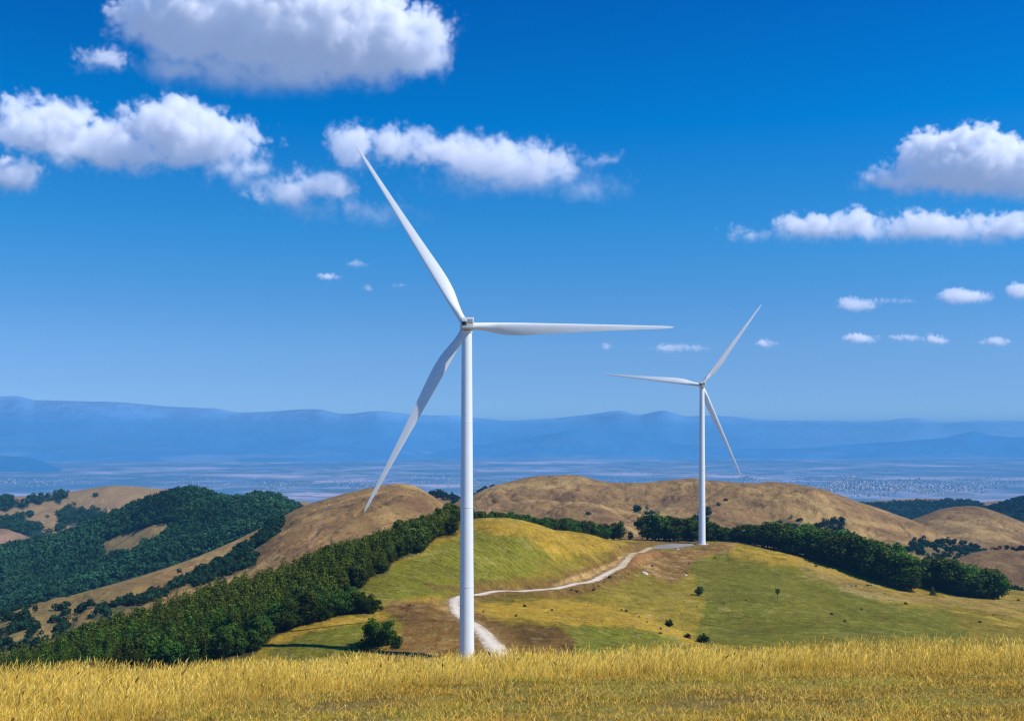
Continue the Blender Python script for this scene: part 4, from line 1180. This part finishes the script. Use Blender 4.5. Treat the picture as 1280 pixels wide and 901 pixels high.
def tree_belts():
    # tree row behind the meadow dome, belt behind the second turbine, tall belt down the right-hand slope
    def row(pts, step, rows, gap, group, label, lo, hi, wl=1.0, wh=1.25):
        pxs = np.array([p[0] for p in pts], float); Ys = np.array([p[1] for p in pts], float); Hs = np.array([p[2] for p in pts], float)
        for r in range(rows):
            q = pxs[0] + random.uniform(0, step)
            while q < pxs[-1]:
                Y = np.interp(q, pxs, Ys) + r * gap + random.uniform(-.35, .35) * gap
                H = np.interp(q, pxs, Hs) * random.uniform(lo, hi)
                plant('broadleaf_tree', (q - PX0) / F * Y, Y, H, random.choice(BROAD), T_BROAD, label, 'tree', group, wid=random.uniform(wl, wh))
                q += step * random.uniform(0.75, 1.25)
    row([(578, 690, 13.5), (600, 697, 13.5), (640, 730, 13), (680, 750, 12.5), (720, 770, 12.5), (768, 800, 11.5)], 7.5, 2, 8, 'trees in the low row behind the rounded meadow', 'dark tree in the low row behind the rounded green meadow', 0.85, 1.2)
    row([(808, 806, 18), (835, 812, 19), (860, 815, 17), (890, 815, 14), (915, 812, 13), (945, 806, 15)], 9, 2, 9, 'trees in the belt behind the distant turbine', 'dark leafy tree in the belt behind the smaller turbine', 0.85, 1.15, 1.15, 1.5)
    row([(936, 796, 15), (965, 790, 20), (1000, 780, 23), (1050, 757, 24), (1100, 730, 24), (1128, 716, 23), (1142, 708, 20)], 12.5, 3, 9, 'tall trees of the belt down the right slope', 'tall leafy tree in the dark belt running down the right slope', 0.8, 1.15, 1.15, 1.5)
    row([(1150, 735, 19), (1190, 720, 22), (1225, 712, 22), (1244, 708, 19), (1252, 710, 13)], 14, 3, 10, 'tall trees at the lower end of the right belt', 'tall rounded tree in the clump at the lower right end of the belt', 0.85, 1.12, 1.2, 1.55)
    z = float(mid_z(np.array([0.0]), np.array([0.0]))[0]) if False else None
    Y = 795; plant('broadleaf_tree', (775 - PX0) / F * Y, Y, 14.5, BROAD[2], T_BROAD, 'single taller tree standing at the right end of the low row by the road', 'tree', wid=0.85)
    Y = 808; plant('broadleaf_tree', (788 - PX0) / F * Y, Y, 6.5, BROAD[1], T_BROAD, 'small low tree just right of the single taller tree by the road', 'tree', wid=1.1)


tree_belts()


def ground_at(px, py, lo=345, hi=850):
    """first point of the ridge seen at a photo pixel"""
    Y = np.linspace(lo, hi, 700); x = (px - PX0) / F * Y
    z = mid_z(x, Y); p = PYH - F * z / Y
    k = np.argmax(p <= py) if (p <= py).any() else int(np.argmin(np.abs(p - py)))
    return float(x[k]), float(Y[k]), float(z[k])


def shrubs():
    x, y, z = ground_at(476, 808); y = min(y, 392); x = (476 - PX0) / F * y
    plant('large_bush', x, y, 11.3, BUSH[0], T_BUSH, 'large dark green bush standing alone left of the front turbine tower', 'bush', z=None, wid=1.0, rot=0.3)
    for a, b, h in ((408, 773, 8.5), (420, 770, 10), (432, 768, 10.5), (444, 766, 10.5), (455, 765, 9.5), (463, 765, 7.5), (426, 762, 10), (440, 760, 10)):
        x, y, z = ground_at(a, b)
        plant('broadleaf_tree', x, y, h * .92, BUSH[1] if h < 10 else BROAD[a % 5], T_BROAD, 'rounded low tree in the leafy clump jutting from the lower edge of the left wood', 'tree', 'rounded trees jutting from the lower edge of the left wood', z=z, wid=1.0 if h < 10 else 1.4)
    x, y, z = ground_at(874, 744); plant('small_tree', x, y, 5.6, BROAD[3], T_BROAD, 'small round green tree at the left edge of the mown right meadow', 'tree', z=z, wid=1.35)
    x, y, z = ground_at(972, 748); plant('small_tree', x, y, 6.0, OPEN[0], T_OPEN, 'small thin tree standing alone in the middle of the mown right meadow', 'tree', z=z, wid=0.9)
    x, y, z = ground_at(1166, 744); plant('small_conifer', x, y, 6.0, PINE[1], T_PINE, 'small dark conifer alone in the gap of the right tree belt', 'tree', z=z, wid=1.1)
    x, y, z = ground_at(836, 783); plant('bush', x, y, 3.6, BUSH[1], T_BUSH, 'round dark bush on the lower edge of the golden spur', 'bush', z=z, wid=0.9)
    x, y, z = ground_at(879, 803); plant('bush', x, y, 4.0, BUSH[1], T_BUSH, 'dark bush at the foot of the green meadow just above the tall grass', 'bush', z=z, wid=1.0)
    x, y, z = ground_at(859, 797); plant('bush', x, y, 2.2, BUSH[0], T_BUSH, 'small bush beside the dark bush at the foot of the green meadow', 'bush', z=z, wid=1.2)
    small = [(1020, 708), (1064, 733), (1070, 733), (1085, 732), (1089, 732), (1106, 742), (1132, 755), (1077, 762), (1056, 777), (1040, 768), (1241, 769), (1252, 773), (1225, 778), (1273, 751), (1214, 779), (933, 751),
             (871, 759), (777, 763), (783, 764), (799, 771), (809, 778), (826, 786), (825, 792), (861, 705), (865, 711), (858, 717), (815, 708), (755, 728), (777, 720), (776, 723), (785, 718), (762, 722), (714, 739), (721, 740), (894, 698), (775, 685),
             (645, 770), (700, 779), (690, 763), (656, 758), (905, 755), (735, 757), (604, 765), (742, 738), (748, 733), (512, 757), (342, 806)]
    for i, (a, b) in enumerate(small):
        x, y, z = ground_at(a, b)
        h = random.uniform(0.7, 1.7) * (y / 560)
        plant('shrub', x, y, h, SHRUB[i % 3], None, 'small dark shrub dotted on the open grass of the turbine ridge', 'shrub', 'small shrubs dotted over the open grass', z=z, wid=random.uniform(0.7, 1.15))
    import bmesh
    for a, b, s, lab in ((806, 717, 1.9, 'pale white boulder lying on the brown slope below the gravel pad'), (847, 687, 1.0, 'small pale rock at the edge of the grey gravel pad'), (857, 719, 0.9, 'small pale rock at the foot of the disturbed stony slope')):
        x, y, z = ground_at(a, b)
        bm = bmesh.new(); bmesh.ops.create_icosphere(bm, subdivisions=3, radius=1)
        rs = np.random.default_rng(int(a))
        for v in bm.verts:
            n = 1 + 0.28 * float(fbm(np.array([v.co.x * 1.7 + a]), np.array([v.co.y * 1.7 + v.co.z * 2]), 3, 5)[0])
            v.co = Vector((v.co.x * n * 1.5, v.co.y * n, v.co.z * n * 0.62))
        me = bpy.data.meshes.new('rock'); bm.to_mesh(me); bm.free(); me.materials.append(M_ROCK)
        o = link('rock', me, loc=(x, y, z + 0.2), rot=(0, 0.25, random.uniform(-.6, .1))); o.scale = (s * 0.8,) * 3
        tag(o, lab, 'rock')


shrubs()


# ------------------------------------------------------------------ distant towns on the plain
def towns():
    X = []
    def blob(px, py, sx, sy, n, hmax=18, white=0.6):
        for _ in range(n):
            a = random.gauss(px, sx); b = random.gauss(py, sy)
            if not (581 < b < 632): continue
            Y = -ZP / ((b - PYH) / F)
            X.append(((a - PX0) / F * Y, Y, random.uniform(4, 11), random.uniform(6, 14), random.uniform(4, hmax * .8) * (1.6 if random.random() < .1 else 1), random.uniform(0.28, 0.7) if random.random() < white else random.uniform(.1, .3)))
    [blob(random.gauss(1105, 55), random.gauss(608, 5), random.uniform(4, 16), random.uniform(.8, 2.2), random.randint(15, 60), random.choice((14, 20, 30)), random.uniform(.4, .8)) for _ in range(44)]; blob(1055, 609, 16, 2.5, 130, 42, .8)
    blob(960, 602, 50, 4, 120); blob(780, 603, 40, 4, 110); blob(690, 601, 30, 3, 110); blob(600, 604, 30, 3, 100); blob(545, 600, 30, 3, 90); blob(450, 605, 26, 3, 140); blob(350, 606, 16, 3, 110); blob(250, 604, 26, 3, 70); blob(60, 603, 26, 3, 90); blob(12, 602, 9, 2, 60); blob(1235, 604, 22, 5, 140); blob(860, 590, 40, 2, 60); blob(1000, 589, 40, 2, 50)
    for _ in range(220):
        blob(random.uniform(-40, 1320), random.uniform(584, 618), 3, 1, 1)
    V = []; Fc = []; C = []
    for x, y, w, d, h, g in X:
        b = len(V)
        for zz in (ZP - 1, ZP + h):
            V += [(x - w, y - d, zz), (x + w, y - d, zz), (x + w, y + d, zz), (x - w, y + d, zz)]
        V += [(x - w, y, ZP + h * 1.35), (x + w, y, ZP + h * 1.35)]
        Fc += [(b, b + 1, b + 5, b + 4), (b + 1, b + 2, b + 6, b + 5), (b + 2, b + 3, b + 7, b + 6), (b + 3, b, b + 4, b + 7), (b + 4, b + 5, b + 9, b + 8), (b + 6, b + 7, b + 8, b + 9)]
        r = (g, g * .97, g * .93) if random.random() < .8 else (g * 1.0, g * .62, g * .45)
        C += [r] * 10
    o = link('town', np_mesh('town', V, Fc, M_CANOPY, C)); tag(o, 'pale specks of distant towns and a city spread over the hazy plain', 'town', kind='stuff')


towns()

# ------------------------------------------------------------------ foreground hill and its grass
_fy = np.array([-30, 0, 5, 9, 12, 16, 20, 24, 30, 42, 70, 110, 160]); _fz = np.array([1.5, -1.62, -2.28, -2.75, -3.13, -3.68, -4.31, -5.14, -7.1, -12.5, -27, -48, -72.0])


def fg_z(x, y):
    x = np.asarray(x, float); y = np.asarray(y, float)
    z = pchip(_fy, _fz, y)
    k = sstep(2, 16, y)
    z = z - 0.042 * np.maximum(-x, 0) * k + 0.020 * np.maximum(x - 1, 0) * k
    return z + 0.10 * fbm(x / 2.6, y / 2.6, 3, 301) + 0.035 * fbm(x / 0.6, y / 0.6, 3, 305)


def build_foreground():
    ys = np.concatenate([np.linspace(-6, 9, 40)[:-1], np.linspace(9, 28, 260)[:-1], np.linspace(28, 130, 80)]); xs = np.concatenate([np.linspace(-70, -14, 60)[:-1], np.linspace(-14, 14, 300)[:-1], np.linspace(14, 70, 60)])
    X, Y = np.meshgrid(xs, ys); Z = fg_z(X, Y)
    n = fbm(X / 1.3, Y / 1.3, 5, 311)[..., None]; m = sstep(0.1, 0.5, fbm(X / 3, Y / 2, 4, 313))[..., None]
    c = np.array((0.33, 0.26, 0.055)) * (1 + 0.5 * n); c = c * (1 - 0.6 * m) + np.array((0.20, 0.13, 0.055)) * 0.6 * m
    surf_obj('grassy_knoll', X, Y, Z, M_SOIL, c)


build_foreground()


def blades(n, region, hfun, wid, levels, head, lean, colfun, seed):
    """grass blades as tapered strips standing on the knoll"""
    rs = np.random.default_rng(seed)
    x, y = region(rs, n); n = len(x); z = fg_z(x, y)
    h = hfun(x, y, rs); a = rs.uniform(0, math.pi, n)
    la = rs.normal(lean[0], lean[1], n) + 0.25 * fbm(x / 0.9, y / 0.9, 3, seed + 1); lb = rs.normal(0, lean[1], n) + 0.2 * fbm(x / 0.9, y / 0.9, 3, seed + 2)
    V = []; C = []
    ca, sa = np.cos(a), np.sin(a); col = colfun(x, y, rs)
    for t, w in levels:
        bend = h * (t ** 1.8)
        cx = x + la * bend; cy = y + lb * bend; cz = z + h * (t - 0.25 * (la * la + lb * lb) * t * t) - 0.01
        ww = wid * w * (0.7 + 0.6 * rs.random(n)) if t not in (0, 1) else wid * w * np.ones(n)
        for s in (-1, 1):
            V.append(np.stack([cx + s * ca * ww, cy + s * sa * ww, cz], -1))
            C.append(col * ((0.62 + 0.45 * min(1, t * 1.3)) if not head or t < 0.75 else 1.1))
    L = len(levels); V = np.stack(V, 1); C = np.stack(C, 1)
    base = (np.arange(n) * 2 * L)[:, None, None]
    f = np.array([[2 * i, 2 * i + 1, 2 * i + 3, 2 * i + 2] for i in range(L - 1)])[None]
    return V.reshape(-1, 3), (base + f).reshape(-1, 4), C.reshape(-1, 3)


def tall_density(x, y):
    px = PX0 + F * x / y
    # the unmown band starts nearer on the left; its front edge is ragged
    edge = np.interp(px, [-100, 0, 150, 330, 480, 640, 850, 1000, 1280, 1400], [12.0, 12.4, 14.2, 16.2, 16.6, 17.0, 17.6, 17.8, 17.6, 17.4])
    return sstep(-1.3, 1.2, y - edge + 1.3 * fbm(x / 1.1, y / 1.1, 4, 321))


GOLD = np.array((1.0, 0.63, 0.09)); STRAW = np.array((0.97, 0.73, 0.20)); RUST = np.array((0.48, 0.25, 0.06)); GREENG = np.array((0.37, 0.34, 0.045)); BROWN = np.array((0.20, 0.12, 0.045))


def build_grass():
    def reg_all(y0, y1):
        def f(rs, n):
            y = y0 + (y1 - y0) * rs.random(n); x = rs.uniform(-1, 1, n) * (0.56 * y + 1.2)
            return x, y
        return f
    def reg_tall(rs, n):
        x, y = reg_all(11.5, 25.5)(rs, n)
        k = rs.random(n) < tall_density(x, y) * (0.55 + 0.45 * sstep(-0.3, 0.3, fbm(x / 0.5, y / 0.5, 3, 331)))
        return x[k], y[k]
    def reg_short(rs, n):
        x, y = reg_all(8.0, 19.0)(rs, n)
        k = rs.random(n) < (1 - 0.75 * tall_density(x, y)) * (0.12 + 0.88 * sstep(-0.4, 0.15, fbm(x / 0.7, y / 0.45, 4, 335)))
        return x[k], y[k]
    def mixcol(ws, dim=1.0):
        def f(x, y, rs):
            pal = np.array([GOLD, STRAW, RUST, GREENG, BROWN]); n = len(x)
            w = np.tile(np.array(ws, float), (n, 1))
            p = fbm(x / 1.6, y / 1.2, 4, 341); q = fbm(x / 0.8, y / 0.5, 4, 343)
            w[:, 3] *= 1 + 3.0 * sstep(0.0, 0.4, p); w[:, 4] *= 1 + 3 * sstep(0.05, 0.45, q); w[:, 0] *= 1 + 1.5 * sstep(0.05, 0.4, -p)
            w /= w.sum(1, keepdims=True); k = (w.cumsum(1) < rs.random(n)[:, None]).sum(1).clip(0, 4)
            return pal[k] * rs.uniform(0.7, 1.2, (n, 1)) * (dim * (1 + 0.30 * p + 0.35 * q))[:, None]
        return f
    parts = []
    hn = lambda lo, hi: (lambda x, y, rs: rs.uniform(lo, hi, len(x)) * (1 + 0.45 * fbm(x / 1.4, y / 1.4, 3, 351) + 0.35 * fbm(x / 4.5, y / 3, 2, 357) + 0.3 * fbm(x / 0.35, y / 0.35, 2, 353)))
    v1 = blades(300000, reg_tall, hn(0.12, 0.28), 0.0024, [(0, 1.0), (0.35, 0.9), (0.7, 0.6), (1, 0.1)], False, (0.10, 0.34), mixcol((5, 2.6, .7, .35, .25)), 401)
    v2 = blades(120000, reg_tall, hn(0.18, 0.41), 0.0017, [(0, 0.8), (0.45, 0.6), (0.78, 0.5), (0.88, 2.4), (1, 0.1)], True, (0.14, 0.27), mixcol((5, 4.2, .8, .0, .15)), 403)
    v3 = blades(380000, reg_short, hn(0.03, 0.11), 0.0032, [(0, 1.0), (0.5, 0.85), (1, 0.1)], False, (0.1, 0.75), mixcol((2.2, 1.5, .6, 2.9, .7), 1.12), 405)
    v4 = blades(12000, reg_short, hn(0.10, 0.28), 0.0019, [(0, 0.9), (0.45, 0.7), (0.78, 0.6), (0.88, 1.8), (1, 0.1)], True, (0.15, 0.45), mixcol((4, 3, .8, .4, .3)), 407)
    v5 = blades(420, reg_tall, hn(0.20, 0.46), 0.0046, [(0, 0.8), (0.5, 0.6), (0.80, 0.6), (0.86, 3.4), (0.94, 3.0), (1, 0.3)], False, (0.10, 0.2), mixcol((0, 0, .25, .0, 1.0)), 409)
    for name, vs, lab in (('tall_grass', (v1, v2, v5), 'tall golden dry grass with seed heads along the top of the knoll'), ('short_grass', (v3, v4), 'short matted olive and straw coloured grass in the foreground')):
        V = []; Fc = []; C = []; b = 0
        for v, f, c in vs:
            for A in [None]:
                pass
            V.append(v); Fc.append(f + b); C.append(c); b += len(v)
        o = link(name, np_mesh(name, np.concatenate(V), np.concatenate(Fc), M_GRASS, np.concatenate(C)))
        tag(o, lab, 'grass', kind='stuff')


build_grass()

# ------------------------------------------------------------------ clouds: vapour volumes with a faint glow added, drifting at one level
def cloud_mat():
    m, nt, out = new_mat('cloud_vapour'); L = nt.links
    vi = nd(nt, 'ShaderNodeVolumeInfo')
    sc = nd(nt, 'ShaderNodeVolumeScatter'); sc.inputs['Color'].default_value = (0.966, 0.972, 0.982, 1); sc.inputs['Anisotropy'].default_value = CLOUD_G
    em = nd(nt, 'ShaderNodeEmission'); em.inputs[0].default_value = CLOUD_E + (1,)  # faint bluish glow stands in for light scattered inside the cloud
    L.new(vi.outputs['Density'], sc.inputs['Density'])
    L.new(math_n(nt, 'MULTIPLY', vi.outputs['Density'], 1.0), em.inputs[1])
    ad = nd(nt, 'ShaderNodeAddShader'); L.new(sc.outputs[0], ad.inputs[0]); L.new(em.outputs[0], ad.inputs[1]); L.new(ad.outputs[0], out.inputs['Volume'])
    return m


CLOUD_G, CLOUD_E = 0.0, (0.030, 0.046, 0.085)
M_CLOUD = cloud_mat()
scene.cycles.volume_bounces = 5; scene.cycles.max_bounces = 7; scene.cycles.volume_step_rate = 1.5


def cloud(Y, ells, dens=1.0, amp=16.0, sc=42.0, soft=9.0, vox=1.35, rough=0.69):
    """one cumulus: ellipsoid lobes given as (photo x, photo y, half width, half height), broken up by noise.
    dens is optical depth per 100 photo pixels; amp, sc, soft in photo pixels at the cloud's distance"""
    k = Y / F
    x0 = min(e[0] - e[2] for e in ells) - 1.2 * amp; x1 = max(e[0] + e[2] for e in ells) + 1.2 * amp
    y0 = min(e[1] - e[3] for e in ells) - 1.2 * amp; y1 = max(e[1] + e[3] for e in ells) + amp
    rd = max(min(e[2], e[3] * 1.5) for e in ells) + amp
    lo = ((x0 - PX0) * k, Y - rd * k, (PYH - y1) * k); hi = ((x1 - PX0) * k, Y + rd * k, (PYH - y0) * k)
    g = bpy.data.node_groups.new('cloud', 'GeometryNodeTree')
    g.interface.new_socket('Geometry', in_out='OUTPUT', socket_type='NodeSocketGeometry')
    go = g.nodes.new('NodeGroupOutput')
    p0 = g.nodes.new('GeometryNodeInputPosition').outputs[0]
    ps = nd(g, 'ShaderNodeVectorMath', operation='SCALE'); g.links.new(p0, ps.inputs[0]); ps.inputs['Scale'].default_value = 1 / k   # photo-pixel units
    pos = ps.outputs[0]
    wn = nd(g, 'ShaderNodeTexNoise', i_Scale=0.8 / sc, i_Detail=3.0); g.links.new(pos, wn.inputs['Vector'])
    wv = nd(g, 'ShaderNodeVectorMath', operation='MULTIPLY_ADD'); g.links.new(wn.outputs[1], wv.inputs[0])
    W = amp * 1.8
    wv.inputs[1].default_value = (W, W, W); wv.inputs[2].default_value = (-W / 2,) * 3
    wp = nd(g, 'ShaderNodeVectorMath', operation='ADD'); g.links.new(pos, wp.inputs[0]); g.links.new(wv.outputs[0], wp.inputs[1])
    cur = None
    for cx, cy, rx, ry in ells:
        s1 = nd(g, 'ShaderNodeVectorMath', operation='SUBTRACT'); g.links.new(wp.outputs[0], s1.inputs[0])
        s1.inputs[1].default_value = (cx - PX0, Y / k + random.uniform(-.4, .4) * ry, PYH - cy)
        s2 = nd(g, 'ShaderNodeVectorMath', operation='MULTIPLY'); g.links.new(s1.outputs[0], s2.inputs[0])
        s2.inputs[1].default_value = (1 / rx, 1 / min(rx, ry * 1.5), 1 / ry)
        s3 = nd(g, 'ShaderNodeVectorMath', operation='LENGTH'); g.links.new(s2.outputs[0], s3.inputs[0])
        r = min(rx, ry)
        d = math_n(g, 'MULTIPLY_ADD', s3.outputs['Value'], -r, r)
        cur = d if cur is None else math_n(g, 'SMOOTH_MAX', cur, d, 10.0)
    n1 = nd(g, 'ShaderNodeTexNoise', i_Scale=1 / sc, i_Detail=9.0, i_Roughness=rough); g.links.new(wp.outputs[0], n1.inputs['Vector'])
    n = math_n(g, 'MULTIPLY_ADD', n1.outputs[0], 5.5 * amp, -2.75 * amp)
    vo = nd(g, 'ShaderNodeTexVoronoi', feature='F1', i_Scale=2.1 / sc, i_Detail=4.0, i_Roughness=0.6); g.links.new(wp.outputs[0], vo.inputs['Vector'])
    n = math_n(g, 'ADD', n, math_n(g, 'MULTIPLY_ADD', vo.outputs[0], -1.5 * amp, 1.85 * amp))
    dd = math_n(g, 'ADD', cur, n)
    # the underside is thinner and more ragged than the crown
    sz = nd(g, 'ShaderNodeSeparateXYZ'); g.links.new(wp.outputs[0], sz.inputs[0])
    bot = PYH - max(e[1] + e[3] for e in ells); top = PYH - min(e[1] - e[3] for e in ells)
    sn = maprange(g, sz.outputs[2], bot, bot + 0.75 * (top - bot), 2.6 * soft, 0.55 * soft)
    dd = math_n(g, 'DIVIDE', dd, sn, clamp=True)
    dd = math_n(g, 'MULTIPLY', math_n(g, 'MULTIPLY', dd, dd), 0.72 * dens / (100 * k))
    dd = math_n(g, 'MULTIPLY', dd, maprange(g, sz.outputs[2], bot - amp * .5, bot + 0.45 * (top - bot), 0.14, 1.0))
    vc = g.nodes.new('GeometryNodeVolumeCube'); g.links.new(dd, vc.inputs['Density'])
    vc.inputs['Min'].default_value = lo; vc.inputs['Max'].default_value = hi
    for ax, i in (('X', 0), ('Y', 1), ('Z', 2)):
        vc.inputs['Resolution ' + ax].default_value = max(8, int((hi[i] - lo[i]) / (vox * k)))
    sm = g.nodes.new('GeometryNodeSetMaterial'); sm.inputs['Material'].default_value = M_CLOUD
    g.links.new(vc.outputs[0], sm.inputs[0]); g.links.new(sm.outputs[0], go.inputs[0])
    me = bpy.data.meshes.new('cloud'); o = link('cloud', me); me.materials.append(M_CLOUD)
    md = o.modifiers.new('vapour', 'NODES'); md.node_group = g
    o['kind'] = 'structure'
    return o


cloud(3900, [(240, 20, 95, 55), (330, 40, 150, 60), (430, 45, 130, 58), (515, 60, 58, 45), (320, 0, 160, 40)], 26, 15, 46, 18)
cloud(3950, [(290, 104, 110, 30), (370, 98, 130, 28), (440, 96, 80, 18), (230, 86, 60, 26)], 8, 12, 60, 30)
cloud(4300, [(135, 78, 32, 15), (112, 88, 28, 9)], 9, 9, 30, 12)
cloud(5000, [(55, 160, 66, 34), (25, 158, 40, 32), (130, 182, 80, 30), (215, 160, 58, 38), (270, 172, 58, 28), (205, 192, 100, 22), (290, 212, 50, 22), (325, 230, 58, 20), (380, 240, 50, 16)], 15, 14, 42, 19)
cloud(5000, [(14, 222, 44, 24)], 20, 9, 34, 13)
cloud(5200, [(400, 232, 48, 19), (396, 266, 52, 14), (470, 274, 72, 19), (540, 284, 24, 11), (365, 246, 62, 18), (440, 262, 60, 12)], 8, 10, 32, 17)
cloud(5200, [(440, 184, 32, 28), (495, 188, 54, 22), (560, 192, 62, 25), (605, 207, 64, 34), (660, 218, 74, 35), (735, 240, 52, 22), (748, 203, 20, 10), (590, 230, 60, 22)], 10, 13, 40, 22)
cloud(5600, [(1195, 205, 74, 42), (1240, 214, 70, 38), (1120, 226, 44, 20), (1290, 218, 60, 36), (1180, 234, 96, 16)], 26, 10, 36, 12)
cloud(6900, [(1010, 290, 66, 19), (990, 294, 60, 13), (1075, 286, 44, 22), (1110, 294, 80, 13), (1165, 288, 62, 20), (1230, 293, 90, 14), (1275, 286, 40, 19), (945, 296, 38, 10), (1050, 292, 60, 16), (1130, 291, 60, 17), (1200, 291, 60, 18)], 15, 10.5, 34, 14)
for Y_, e_, d_ in ((10500, (1073, 383, 28, 10), 10), (10500, (1118, 378, 26, 4), 5), (10500, (1207, 373, 34, 11), 14), (10500, (1276, 366, 18, 11), 14), (14500, (1080, 425, 24, 6), 22), (14500, (1135, 424, 20, 5), 20), (14500, (1172, 427, 16, 6), 20), (14500, (1246, 429, 18, 6), 22),
                   (15000, (957, 431, 13, 6), 20), (15000, (850, 437, 36, 6), 9), (15000, (759, 435, 6, 4), 14), (9500, (415, 348, 16, 5), 16), (9500, (450, 332, 14, 5), 8), (9500, (500, 358, 9, 3), 6), (9000, (460, 362, 6, 3), 8)):
    cloud(Y_, [e_, (e_[0] - e_[2] * .4, e_[1] - e_[3] * .35, e_[2] * .45, e_[3] * .8)], d_, 3.2, 13, 4, 1.0)
